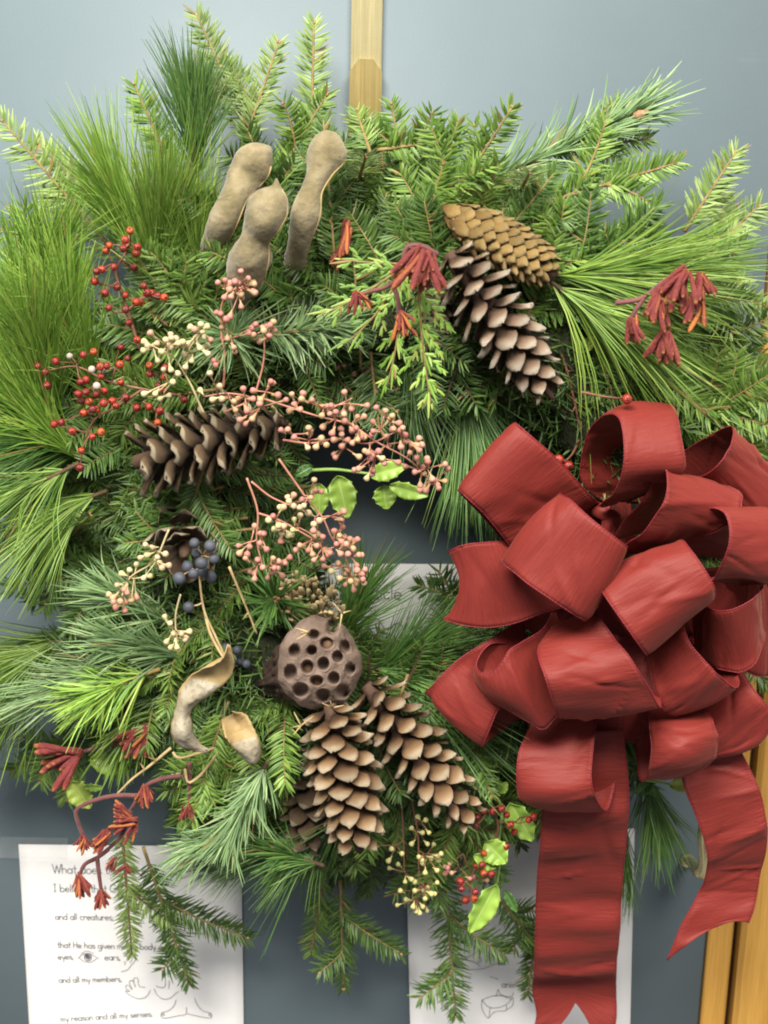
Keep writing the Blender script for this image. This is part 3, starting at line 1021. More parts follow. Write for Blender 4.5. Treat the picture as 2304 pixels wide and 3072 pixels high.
# ---- the wreath itself: a ring of bundled stems and the fir branches bound to it
ring_c = U(868, 1100, 0.05)
wreath = thing('evergreen_wreath', 'full round evergreen wreath of dark fir hanging on the blue grey door', 'wreath', ring_c)
major, minor = 0.196, 0.056
v, f = [], []
nu, nv = 96, 18
for i in range(nu):
    th = 2 * PI * i / nu
    for j in range(nv):
        ph = 2 * PI * j / nv
        r = minor * (1 + .1 * math.sin(5 * th + 3 * ph) + .08 * math.sin(11 * th - 2 * ph) + .05 * RNG.normal())
        v.append((ring_c[0] + (major + r * math.cos(ph)) * math.cos(th), -0.075 - 1.1 * r * math.sin(ph), ring_c[2] + (major + r * math.cos(ph)) * math.sin(th)))
        f.append((i * nv + j, ((i + 1) % nu) * nv + j, ((i + 1) % nu) * nv + (j + 1) % nv, i * nv + (j + 1) % nv))
mk('stem_ring', v, f, M['core'], wreath)
g = Geo()
for k in range(9):
    ph = 2 * PI * k / 9
    th = np.linspace(0, 2 * PI, 80)
    r = minor * .95
    ph2 = ph + th * 2
    g.add(*tube(np.stack([ring_c[0] + (major + r * np.cos(ph2)) * np.cos(th), -.075 - 1.1 * r * np.sin(ph2), ring_c[2] + (major + r * np.cos(ph2)) * np.sin(th)], 1), 0.0022, 5, False))
g.build('binding_twig', M['wire'], wreath, kind='stuff')


# short needles packed all over the ring
rg = np.random.default_rng(77)
nN = 26000
th = rg.uniform(0, 2 * PI, nN); ph = rg.uniform(0, 2 * PI, nN)
r = minor * rg.uniform(.92, 1.12, nN)
cp = np.stack([ring_c[0] + (major + r * np.cos(ph)) * np.cos(th), -.075 - 1.1 * r * np.sin(ph), ring_c[2] + (major + r * np.cos(ph)) * np.sin(th)], 1)
on = np.stack([np.cos(ph) * np.cos(th), -np.sin(ph), np.cos(ph) * np.sin(th)], 1)
tn = np.stack([-np.sin(th), np.zeros(nN), np.cos(th)], 1)
rd = np.stack([np.cos(th), np.zeros(nN), np.sin(th)], 1)
dv_ = on * rg.uniform(.2, .9, nN)[:, None] + tn * rg.normal(size=nN)[:, None] * .6 + rd * rg.uniform(-.2, .8, nN)[:, None] + rg.normal(size=(nN, 3)) * .3
v, f = strips(cp, dv_, on + rg.normal(size=(nN, 3)) * .6, rg.uniform(.012, .024, nN), rg.uniform(.0017, .0024, nN), rg.normal(size=(nN, 3)) * .1, 2, .28)
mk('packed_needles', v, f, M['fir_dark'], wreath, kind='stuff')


def env(th):
    """outer reach of the fir base, in frame units, by direction (degrees, 0 = right, 90 = up)"""
    a = [-180, -150, -135, -120, -100, -80, -60, -40, -20, 0, 40, 60, 75, 90, 105, 120, 135, 150, 180]
    r = [980, 960, 920, 890, 880, 870, 830, 790, 930, 980, 950, 930, 890, 880, 950, 980, 960, 980, 980]
    return np.interp(th, a, r)


cu, cv = 868, 1110
fill_mats = [M['fir_dark'], M['fir_dark'], M['fir'], M['fir']]
rg = np.random.default_rng(5)
NF = 340
for i in range(NF):
    th = -180 + 360 * ((i * 0.61803) % 1.0) + rg.normal() * 4
    th = (th + 180) % 360 - 180
    layer = i / NF
    rb = rg.uniform(300, 560)
    a = math.radians(th)
    bu, bv = cu + rb * math.cos(a), cv - rb * math.sin(a)
    off = math.radians(rg.normal() * 26)
    ln = rg.uniform(230, 400)
    rmax = env(th) - rg.uniform(0, 130)
    ln = max(170, min(ln, (rmax - rb)))
    tu, tv = bu + ln * math.cos(a + off), bv - ln * math.sin(a + off)
    if tu > 1900 or tu < -260:
        continue
    db = 0.03 + 0.082 * layer + rg.normal() * .008
    dt = float(np.clip(db + rg.uniform(-.03, .03), .012, .075 if tu > 960 and tv > 830 else .12))
    db = min(db, .075) if bu > 960 and bv > 830 else db
    nrm = VIEW + rg.normal(size=3) * .33
    st, nd, ax = fir_geo(U(bu, bv, db), U(tu, tv, dt), nrm, rg, twigs=int(rg.integers(2, 5)), nl=rg.uniform(.017, .022), sp=.0021, w=.0023)
    br = mk('fir_branch', *st, M['twig_dark'] if layer < .6 else M['twig'], wreath)
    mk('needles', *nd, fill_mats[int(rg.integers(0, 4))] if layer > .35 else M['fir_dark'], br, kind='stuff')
for i in range(84):          # short branches that close in on the opening
    th = 360 * i / 84 + rg.normal() * 5
    a = math.radians(th)
    r0_ = rg.uniform(400, 470)
    r1_ = rg.uniform(190, 255) if 50 < th < 125 else rg.uniform(235, 300) if not (100 < th < 260) else rg.uniform(215, 290)
    if 225 < th < 315:
        r1_ = rg.uniform(310, 350)
    cx, cy = 885, 1075
    off = rg.normal() * .25
    db = rg.uniform(.02, .07) if th < 55 or th > 290 else rg.uniform(.02, .115)
    st, nd, ax = fir_geo(U(cx + r0_ * math.cos(a + off), cy - r0_ * math.sin(a + off), db), U(cx + r1_ * math.cos(a), cy - r1_ * math.sin(a), db + rg.uniform(-.02, .03)),
                         VIEW + rg.normal(size=3) * .5, rg, twigs=2, nl=.017, sp=.0026)
    br = mk('fir_branch', *st, M['twig_dark'], wreath)
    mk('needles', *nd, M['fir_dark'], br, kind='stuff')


def fir(label, b, t, db, dt, twigs=3, mat='fir', nl=.02, nrm=None, bud=True, sp=.0023, sag=(0, 0), r0=.0019, start=.12, seed=None, stem='twig', w=.0024):
    rg = np.random.default_rng(seed if seed is not None else abs(hash((b, t))) % 99991)
    p0, p1 = U(b[0], b[1], db), U(t[0], t[1], dt)
    root = thing('fir_sprig', label, 'fir sprig', p0, 'fir sprigs in the wreath')
    st, nd, ax = fir_geo(p0, p1, VIEW + rg.normal(size=3) * .12 if nrm is None else np.asarray(nrm, float), rg, twigs, nl, sp,
                         sag=np.array([sag[0] * MU, 0.0, -sag[1] * MU]), start=start, r0=r0, w=w)
    mk('stem', *st, M[stem], root)
    mk('needles', *nd, M[mat], root, kind='stuff')
    if bud:
        g = Geo()
        for path, r, s0 in ax:
            g.add(*bud_geo(path[-1], path[-1] - path[-2], .0022, rg, 3))
        g.build('bud', M['bud'], root, kind='stuff')
    return root


fir('long pale fir sprig pointing out to the upper left edge, stem visible its whole length', (285, 590), (6, 262), .06, .045, 0, 'fir_pale', .024, sp=.0034, seed=1)
fir('pale fir sprig tilted left, the highest tip at the top of the wreath', (560, 330), (425, 32), .055, .03, 1, 'fir_pale', .02, seed=2)
fir('upright pale fir sprig just left of the brass hanger', (672, 330), (678, 50), .05, .03, 0, 'fir_pale', .019, seed=3)
fir('pale fir sprig leaning right between the two tallest upright tips', (520, 330), (602, 92), .06, .035, 1, 'fir_pale', .018, seed=4)
fir('thin dull fir sprig with brown bud at top left behind long pine needles', (400, 430), (290, 182), .05, .04, 0, 'fir', .02, seed=5)
fir('short fir sprig lying right below the brass plate with curled needles', (815, 325), (990, 300), .085, .10, 1, 'fir', .017, seed=6)
fir('fir sprig rising right of the hanger with tan bud against the blue door', (985, 420), (1106, 232), .06, .06, 1, 'fir', .019, seed=7)
fir('long fir bough with bare tan stem above the golden cone', (1085, 466), (1462, 352), .10, .085, 2, 'fir', .019, seed=8, sp=.002, r0=.0026)
fir('pale fir sprig standing alone against the door at upper right', (1478, 500), (1590, 328), .055, .04, 0, 'fir_pale', .02, seed=9)
fir('second pale fir sprig at right edge below the lone upright one', (1490, 580), (1640, 445), .05, .035, 1, 'fir_pale', .022, seed=10)
fir('small fir tip facing forward with spreading needles above the golden cone', (1120, 420), (1145, 372), .09, .145, 0, 'fir_pale', .021, nrm=(0, -.2, 1), seed=11)
fir('small bright fir tip beside the tallest brown seed pod', (775, 390), (790, 338), .09, .135, 0, 'fir_pale', .02, nrm=(0, -.3, 1), seed=12)
fir('pale fir sprig beneath the blue green pine at top right', (1160, 330), (1400, 300), .07, .06, 2, 'fir', .019, seed=13)
fir('dark fir bough at the right edge behind the red brown flowers', (1430, 690), (1690, 800), .07, .06, 2, 'fir', .022, seed=14, sp=.0026)
fir('stout bare stemmed fir bough running down to the right above the bow', (1385, 780), (1690, 1030), .105, .10, 1, 'fir', .021, seed=15, sp=.0028, r0=.003)
fir('long dark fir sprig hanging over the left printed sheet', (310, 1830), (408, 2125), .075, .05, 2, 'fir_dark', .02, seed=16, sp=.0022)
fir('fir sprig with pale undersides hanging beside the red brown buds at lower left', (262, 1770), (285, 2060), .085, .06, 1, 'fir_pale', .016, seed=17)
fir('lowest fir sprig hanging against bare door between the two sheets', (735, 1900), (742, 2135), .06, .04, 2, 'fir_dark', .018, seed=18)
fir('short fir sprig left of the lowest hanging one, over bare door', (700, 1880), (672, 2060), .06, .045, 1, 'fir', .017, seed=19)
fir('long forked fir sprig hanging over left side of the right printed sheet', (955, 1840), (985, 2195), .07, .045, 2, 'fir_dark', .021, seed=20, sp=.0025)
fir('fir sprig hanging over the mountain drawing on the right sheet', (1070, 1930), (1168, 2050), .065, .045, 2, 'fir_dark', .02, seed=21)
fir('dull fir sprig at the lower left edge over bare door', (260, 1560), (25, 1665), .06, .04, 3, 'fir', .02, seed=22)
fir('small fir sprig lying under the red bow beside the brown cone', (1010, 1560), (1062, 1720), .105, .115, 2, 'fir', .015, seed=23)
fir('little bright fir tuft at left edge below the white pine', (150, 1160), (195, 1112), .085, .13, 0, 'fir', .02, nrm=(0, -.3, 1), seed=24)
fir('fir sprig low at left under the lighter pine needles', (310, 1250), (40, 1180), .08, .06, 3, 'fir_dark', .02, seed=25)
fir('fir sprig reaching into the left edge beneath the topmost long sprig', (230, 620), (-25, 480), .055, .04, 2, 'fir', .022, seed=26)
fir('feathery fir sprig pointing up left between the long sprig and the white pine', (300, 520), (80, 310), .055, .035, 1, 'fir_pale', .02, seed=27)
fir('bright fir sprig right of the brass plate', (880, 400), (845, 225), .07, .06, 1, 'fir', .018, seed=28)
fir('fir sprig behind the sheet text inside the wreath opening', (1110, 1330), (905, 1265), .03, .03, 2, 'fir_dark', .02, seed=29)
fir('wide fir sprig left of the brass plate over the seed pods', (590, 400), (705, 205), .07, .06, 2, 'fir', .018, seed=30)
fir('fir tip hanging over the bed drawing on the right sheet', (1165, 1960), (1140, 2150), .045, .03, 0, 'fir_dark', .018, seed=31)
fir('fir sprig by the green capsules at the bottom of the wreath', (860, 1760), (905, 1960), .085, .07, 2, 'fir', .017, seed=32)
fir('flat fir sprig between the forked pine and the right edge flowers', (1330, 600), (1660, 660), .075, .065, 3, 'fir_pale', .02, seed=33)


def pine(label, b, t, db, dt, nl=.085, nf=60, per=5, spread=.45, droop=.1, mat='white_pine', start=.35, w=.00105, seed=0, lean=None, bud=True, name='white_pine_sprig', cat='pine sprig', r0=.0022, buds=3, bs=.003, stem='twig_dark'):
    rg = np.random.default_rng(seed)
    p0, p1 = U(b[0], b[1], db), U(t[0], t[1], dt)
    nf = int(nf * (1.6 if per == 5 else 1.25))
    root = thing(name, label, cat, p0, 'pine sprigs in the wreath')
    st, nd, path = pine_geo(p0, p1, rg, nl, nf, per, spread, droop, start, w, r0, lean=lean)
    mk('stem', *st, M[stem], root)
    mk('needles', *nd, M[mat], root, kind='stuff')
    if bud:
        mk('bud', *bud_geo(path[-1], path[-1] - path[-2], bs, rg, buds), M['bud'], root, kind='stuff')
    return root


# long soft white pine
pine('long bright white pine sprig fanning straight up above the red berries', (330, 800), (345, 560), .09, .10, .11, 80, 5, .3, .05, seed=41)
pine('dark blue green white pine tuft with a tan bud at top left', (430, 560), (422, 262), .09, .085, .075, 60, 5, .42, .02, 'white_pine_deep', seed=42, start=.55)
pine('white pine sprig leaning up left behind the long fir sprig', (380, 720), (270, 470), .08, .08, .10, 60, 5, .35, .05, seed=43)
pine('yellow green white pine sprig at the left edge pointing up', (120, 960), (95, 800), .09, .105, .11, 80, 5, .35, .03, seed=44, start=.1)
pine('white pine sprig crossing the left edge beside the red berries', (190, 1010), (60, 880), .10, .11, .10, 70, 5, .4, .08, seed=45, start=.1)
pine('white pine sprig at far left edge sweeping up', (20, 1000), (15, 760), .07, .08, .10, 70, 5, .35, .05, seed=46)
pine('white pine sprig drooping at the left edge below the berries', (170, 1000), (20, 1060), .11, .12, .09, 60, 5, .45, .3, seed=47, start=.1)
pine('white pine sprig pointing down at left under the big dark cone', (230, 1060), (120, 1110), .10, .11, .085, 26, 5, .6, .3, seed=48, start=.1)
pine('pale white pine sprig sweeping left at the lower left edge', (190, 1360), (20, 1440), .08, .085, .10, 80, 5, .35, .08, seed=49, start=.05)
pine('second white pine sprig sweeping down left at the lower left edge', (150, 1400), (-20, 1560), .06, .06, .095, 60, 5, .35, .08, seed=50, start=.05)
pine('long white pine sprig fanning right from the golden cone tip', (1190, 595), (1330, 590), .12, .125, .12, 60, 5, .32, .05, seed=51, start=.0)
pine('white pine sprig drooping right below the golden cone', (1190, 610), (1270, 660), .125, .13, .11, 34, 5, .35, .1, seed=52, start=.0)
pine('bright white pine sprig running out to the right edge above the bow', (1400, 830), (1560, 920), .09, .085, .11, 70, 5, .22, .05, seed=53, start=.0)
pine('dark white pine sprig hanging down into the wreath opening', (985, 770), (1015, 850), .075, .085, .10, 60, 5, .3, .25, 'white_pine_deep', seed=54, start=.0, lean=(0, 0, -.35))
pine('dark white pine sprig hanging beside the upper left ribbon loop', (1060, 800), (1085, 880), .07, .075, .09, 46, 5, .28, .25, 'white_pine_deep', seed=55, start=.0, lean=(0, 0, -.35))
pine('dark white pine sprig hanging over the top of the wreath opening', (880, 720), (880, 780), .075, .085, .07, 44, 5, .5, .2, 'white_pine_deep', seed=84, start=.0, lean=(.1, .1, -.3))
fir('dark fir sprig hanging at the top of the wreath opening by the cedar', (800, 760), (820, 930), .10, .115, 2, 'fir_dark', .019, seed=35)
fir('fir tip pushed up around the foot of the brass plate', (800, 330), (770, 240), .085, .06, 1, 'fir', .017, seed=36)
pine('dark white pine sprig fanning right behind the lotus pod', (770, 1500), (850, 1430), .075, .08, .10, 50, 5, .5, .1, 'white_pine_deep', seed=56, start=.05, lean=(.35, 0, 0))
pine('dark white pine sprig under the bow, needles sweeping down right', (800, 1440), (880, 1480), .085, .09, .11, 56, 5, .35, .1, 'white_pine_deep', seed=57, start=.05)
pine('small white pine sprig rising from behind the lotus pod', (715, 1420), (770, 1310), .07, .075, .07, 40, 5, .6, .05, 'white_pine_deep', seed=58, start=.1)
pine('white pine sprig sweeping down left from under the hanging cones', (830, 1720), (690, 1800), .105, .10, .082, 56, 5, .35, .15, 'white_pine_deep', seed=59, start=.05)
pine('pale white pine sprig ending over the gap between the two sheets', (680, 1810), (550, 1840), .10, .095, .066, 50, 5, .35, .1, 'blue_pine', seed=60, start=.1)
pine('thin white pine sprig drooping below the bow between the ribbon tails', (1385, 1640), (1412, 1720), .055, .06, .07, 30, 5, .35, .2, 'white_pine_deep', seed=61, start=.05, lean=(0, 0, -.3))
pine('few loose white pine needles hanging right of the long ribbon tail', (1350, 1760), (1355, 1850), .04, .04, .07, 6, 5, .2, .1, 'white_pine_deep', seed=62, start=.1, bud=False, lean=(0, 0, -.3))
pine('dark white pine sprig at right edge beyond the top of the bow', (1540, 960), (1640, 1010), .09, .09, .09, 50, 5, .4, .15, 'white_pine', seed=63, start=.05)
pine('dark pine tuft between the seed pods and the left white pine', (470, 760), (430, 640), .085, .09, .08, 46, 5, .4, .05, 'white_pine_deep', seed=64, start=.05)
pine('pale white pine sprig at the lower left over the door', (330, 1450), (150, 1480), .10, .10, .075, 46, 5, .4, .05, 'blue_pine', seed=65, start=.05)

pine('bright white pine sprig at left pointing up between the berries and the edge', (215, 880), (150, 700), .09, .10, .095, 60, 5, .5, .05, seed=66, start=.05)
pine('pale white pine sprig at left edge leaning in towards the red berries', (60, 760), (95, 600), .06, .08, .10, 60, 5, .45, .05, seed=67, start=.05)
pine('deep green white pine sprig at left behind the lower red berries', (210, 960), (110, 950), .08, .09, .10, 60, 5, .6, .1, 'white_pine_deep', seed=68, start=.05)
pine('bright white pine sprig leaning right between pods and red berries', (390, 780), (430, 600), .09, .10, .10, 56, 5, .4, .05, seed=69, start=.1)

# short stout pine
SP = dict(name='short_needle_pine_sprig', per=2, w=.0016)
pine('blue green short needle pine sprig with knobby tan buds at top right', (1050, 395), (1372, 245), .085, .07, .05, 110, spread=.62, droop=-.02, mat='blue_pine', seed=71, bs=.0095, buds=6, start=.0, **SP)
pine('short needle pine sprig with tan stem between pods and pink berries', (545, 735), (735, 705), .115, .12, .036, 110, spread=1.15, droop=.1, mat='blue_pine', seed=72, start=.15, stem='twig', **SP)
pine('short needle pine tip facing forward amid the pink capsules', (515, 760), (500, 722), .09, .125, .042, 80, spread=1.6, droop=.05, mat='blue_pine', seed=73, start=.3, **SP)
pine('short needle pine with brown stem at lower left beside the dry husks', (345, 1445), (200, 1505), .12, .12, .05, 90, spread=.9, droop=.05, mat='white_pine', seed=74, start=.2, stem='twig', bs=.004, **SP)
pine('short needle pine sprig pointing left below the blue berries', (420, 1430), (270, 1390), .11, .115, .055, 90, spread=.7, droop=.08, mat='blue_pine', seed=75, start=.1, **SP)
pine('upper short needle pine sprig pointing left beneath the cream capsules', (390, 1360), (250, 1285), .105, .11, .055, 70, spread=.6, droop=.06, mat='blue_pine', seed=76, start=.1, **SP)
pine('pine tip with round brown bud above the lotus pod', (590, 1330), (594, 1292), .10, .135, .045, 44, spread=1.35, droop=.02, mat='white_pine_deep', seed=77, start=.3, bs=.005, **SP)
pine('upright dark pine tuft left of the lower pink capsules', (590, 1340), (575, 1250), .085, .09, .055, 60, spread=.55, droop=0.0, mat='white_pine_deep', seed=78, start=.05, **SP)
pine('whitish green pine sprig left of the hanging cones', (580, 1640), (500, 1790), .125, .125, .042, 130, spread=.75, droop=.08, mat='blue_pine', seed=79, start=.1, **SP)
pine('whitish green pine sprig pointing left above the left sheet corner', (560, 1760), (430, 1830), .115, .115, .045, 100, spread=.7, droop=.1, mat='blue_pine', seed=80, start=.15, **SP)
pine('long brown stemmed pine sprig over the top of the gap between sheets', (700, 1870), (590, 1835), .115, .115, .05, 70, spread=.6, droop=.15, mat='white_pine_deep', seed=81, start=.1, **SP)
pine('short needle pine sprig pointing down under the dry husks', (330, 1500), (265, 1600), .10, .10, .045, 60, spread=.7, droop=.2, mat='white_pine', seed=82, start=.1, **SP)


# cedar: flat scaly fans
def cedar(label, b, t, db, dt, seed, fan=6):
    rg = np.random.default_rng(seed)
    p0, p1 = U(b[0], b[1], db), U(t[0], t[1], dt)
    root = thing('cedar_spray', label, 'cedar spray', p0, 'cedar sprays near the cones')
    L = np.linalg.norm(p1 - p0)
    nrm = nrmz(VIEW + rg.normal(size=3) * .12)
    st = Geo()
    B, D, N, LN, WD, BD = [], [], [], [], [], []

    def put(p, d, l, w):
        B.append(p); D.append(d); N.append(nrm + rg.normal(size=3) * .25); LN.append(l); WD.append(w); BD.append(rg.normal(size=3) * .08)

    def frond(p, d, l, lev):
        side = nrmz(np.cross(d, nrm))
        path = bez(p, p + d * l, side * rg.normal() * l * .06 + np.array([0, 0, -.05 * l]))
        if lev == 0:
            st.add(*tube(path, np.linspace(.0013, .0006, len(path)), 5))
        gap = (.0105, .0042, .0022)[lev]
        n = max(2, int(l / gap))
        for k in range(n):
            t_ = (k + .4) / n
            q = path[int(t_ * 17)]
            tg = nrmz(path[min(int(t_ * 17) + 1, 17)] - path[max(int(t_ * 17) - 1, 0)])
            sd = nrmz(np.cross(tg, nrm))
            s = 1 if k % 2 else -1
            a = math.radians(rg.uniform(28, 42))
            dd = nrmz(tg * math.cos(a) + sd * s * math.sin(a) + nrm * rg.normal() * .1)
            ll = l * (1 - t_ * .75) * rg.uniform(.3, .48)
            if lev == 0:
                frond(q, dd, ll, 1)
            elif ll > .004:
                put(q, dd, ll, .0021)
                for m in (.35, .65):
                    if ll > .008:
                        put(q + dd * ll * m, nrmz(dd + sd * s * .5), ll * .45, .0016)
                        put(q + dd * ll * m, nrmz(dd - sd * s * .5), ll * .4, .0016)
            put(q, nrmz(tg + sd * s * .22), gap * 1.9, .0023)
        put(path[-1], nrmz(path[-1] - path[-2]), .005, .0017)
    frond(p0, nrmz(p1 - p0), L, 0)
    mk('stem', *st.out(), M['twig'], root)
    v, f = strips(np.array(B), np.array(D), np.array(N), np.array(LN), np.array(WD), np.array(BD), 2, .35, np.array([.7, 1.0, .35]))
    mk('scale_leaves', v, f, M['cedar'], root, kind='stuff')


cedar('yellow green cedar spray pointing left above the hanging flower cluster', (890, 560), (695, 680), 0.138, 0.143, 91)
cedar('cedar spray hanging between the flower clusters, left of the small cone', (865, 590), (835, 835), 0.143, 0.148, 92)
cedar('longest cedar spray hanging beside the half hidden small cone', (905, 620), (932, 872), 0.153, 0.158, 93)
cedar('short cedar spray pointing up left behind the flower stem', (880, 570), (735, 560), 0.128, 0.133, 94)
cedar('small cedar spray between the pods and the pink capsules', (560, 480), (450, 560), 0.123, 0.133, 95)
cedar('lower cedar spray with pale tips over the short needle pine', (860, 600), (740, 745), 0.138, 0.146, 96)
# ------------------------------------------------------------------ cones
def scale_mesh(name, L, Wd, th, curl, mat, point=0.5, cup=0.18, seed=0):
    """one cone scale: y out along the scale, x across, z its outer face; thickened at the tip"""
    rg = np.random.default_rng(seed)
    ny, nx = 6, 4
    top, bot, uvt, uvb = [], [], [], []
    for j in range(ny + 1):
        t = j / ny
        w = Wd * np.interp(t, [0, .25, .45, .62, .84, 1], [.3, .58, .95, 1.0, .54 + .4 * (1 - point), .05 + .3 * (1 - point)])
        if point < .3:
            w = Wd * np.interp(t, [0, .3, .65, .88, 1], [.35, .6, 1.0, .86, .42])
        h = th * np.interp(t, [0, .5, .85, 1], [.5, .55, 1.0, .5])
        for i in range(nx + 1):
            s = i / nx * 2 - 1
            x = s * w / 2 * (1 + rg.normal() * .05)
            y = L * t - abs(s)**2 * L * .03 * t + (rg.normal() * .018 * L if j >= ny - 1 else 0)
            z = curl * L * t**2.2 - cup * Wd * s * s * (.4 + .6 * t) + rg.normal() * th * .2
            rid = h * .3 * max(0, 1 - abs(s) * 1.3) * t
            top.append((x, y, z + h / 2 + rid)); bot.append((x, y, z - h / 2))
            uvt.append((1.0, t)); uvb.append((0.35, t))
    n = (nx + 1) * (ny + 1)
    v = top + bot
    f = []
    for j in range(ny):
        for i in range(nx):
            a_ = j * (nx + 1) + i
            q = (a_, a_ + 1, a_ + nx + 2, a_ + nx + 1)
            f.append(q); f.append(tuple(n + k for k in reversed(q)))
    for j in range(ny):
        a_ = j * (nx + 1)
        f.append((a_, a_ + nx + 1, n + a_ + nx + 1, n + a_))
        b_ = a_ + nx
        f.append((b_ + nx + 1, b_, n + b_, n + b_ + nx + 1))
    e = ny * (nx + 1)
    for i in range(nx):
        f.append((e + i, e + i + 1, n + e + i + 1, n + e + i))
    return raw_mesh(name, np.array(v), np.array(f), mat, np.array(uvt + uvb))


def cone(label, b, t, db, dt, half, n, mat, L=.026, Wd=.017, th=.0026, a0=58, a1=20, curl=.12, point=.5, cup=.18, seed=0, prof=None, tilt_pow=1.0, core=.32, group='cones wired to the wreath', name='pine_cone', t0=0.02, scale_end=.55):
    rg = np.random.default_rng(seed)
    p0, p1 = U(b[0], b[1], db), U(t[0], t[1], dt)
    ax = p1 - p0
    Lc = np.linalg.norm(ax)
    ax = ax / Lc
    root = thing(name, label, 'pine cone', p0, group)
    X = nrmz(np.cross(ax, [0.3, 1, .2])); Y = np.cross(ax, X)
    prof = prof or [(0, .5), (.12, .85), (.35, 1.0), (.6, .88), (.85, .55), (1, .2)]
    px, py = zip(*prof)
    half_m = half * unit((b[0] + t[0]) / 2, (b[1] + t[1]) / 2, (db + dt) / 2)
    # the core
    z = np.linspace(0, .96, 10)
    r = np.interp(z, px, py) * half_m * core
    v, f = lathe([(0, .0002)] + [(zz * Lc, rr) for zz, rr in zip(z, r)] + [(Lc * .985, .0004)], 10, .05, seed)
    mk('core', v[:, :1] * X + v[:, 1:2] * Y + v[:, 2:] * ax + p0, f, M['cone_core'], root)
    meshes = [scale_mesh('cone_scale', 1.0, Wd / L, th / L, curl * rg.uniform(.7, 1.3), mat, point, cup, seed * 7 + k) for k in range(9)]
    for i in range(n):
        q = (i + .5) / n
        s = t0 + (1 - t0) * q**.92 * .95
        ang = i * 2.399963 + rg.normal() * .06
        rad = X * math.cos(ang) + Y * math.sin(ang)
        a_ = math.radians(a0 + (a1 - a0) * q**tilt_pow + rg.normal() * 7)
        R = np.interp(s, px, py) * half_m
        k = np.interp(q, [0, .08, .25, .75, 1], [.7, .9, 1, .92, scale_end]) * rg.uniform(.86, 1.1)
        Ls = L * k
        out_r = max(R - Ls * math.sin(a_), R * .06)
        d = ax * math.cos(a_) + rad * math.sin(a_)
        nn = -ax * math.sin(a_) + rad * math.cos(a_)
        xx = nrmz(np.cross(d, nn) + nn * rg.normal() * .13)
        nn = np.cross(xx, d)
        pos = p0 + ax * (s * Lc - Ls * math.cos(a_) * .75) + rad * out_r
        place('scale', meshes[int(rg.integers(0, 9))], root, pos, xx, d, nn, (Ls, Ls, Ls))
    return root


SPR = [(0, .42), (.08, .7), (.3, 1), (.65, 1.0), (.85, .8), (1, .35)]
cone('golden brown tight scaled cone below the long fir bough, uppermost cone', (972, 462), (1208, 598), .115, .135, 60, 120, M['sc_gold'], .0225, .0155, .0013, 36, 22, -.02, .85, .14, 1, SPR, core=.6, name='spruce_cone')
cone('pale brown open cone with white resin tips under the golden cone', (968, 545), (1200, 868), .135, .14, 92, 58, M['sc_brown'], .0305, .0225, .0016, 74, 22, .10, .8, .12, 2, [(0, .55), (.1, .82), (.4, .9), (.7, .72), (.9, .48), (1, .2)], core=.28)
cone('half hidden small tight cone left of the open cone', (945, 590), (938, 785), .105, .12, 42, 100, M['sc_dark'], .017, .0105, .0013, 46, 24, .0, .8, .14, 3, SPR, core=.5, name='spruce_cone')
cone('large dark brown cone lying sideways left of centre', (612, 912), (278, 1003), .12, .15, 84, 56, M['sc_rim'], .032, .0235, .0015, 56, 46, .10, .0, .2, 4, [(0, .42), (.15, .7), (.4, .95), (.75, 1.0), (.92, .92), (1, .75)], core=.22, scale_end=.85)
cone('dark brown cone facing forward below the sideways one', (402, 1120), (398, 1205), .06, .15, 100, 36, M['sc_rim'], .038, .027, .002, 70, 34, .03, .0, .16, 5, [(0, .85), (.3, 1.0), (.7, .85), (1, .4)], core=.2, scale_end=.7)
cone('warm brown open cone hanging below the lotus pod', (712, 1522), (780, 1850), .15, .155, 88, 66, M['sc_warm'], .0275, .0215, .0016, 76, 20, .10, .8, .12, 6, [(0, .55), (.1, .82), (.4, .95), (.7, .85), (.9, .6), (1, .28)], core=.28)
cone('warm brown open cone slanting right towards the red berries', (790, 1478), (1030, 1790), .13, .14, 82, 62, M['sc_warm'], .0265, .0205, .0016, 74, 20, .10, .75, .12, 7, [(0, .6), (.1, .85), (.4, .92), (.7, .8), (.9, .55), (1, .25)], core=.28)
cone('smaller shaded cone tucked left behind the hanging pair', (700, 1600), (655, 1850), .10, .105, 75, 44, M['sc_dark'], .027, .021, .002, 72, 22, .1, .7, .12, 8, [(0, .6), (.1, .85), (.4, .92), (.7, .8), (.9, .55), (1, .25)], core=.3)

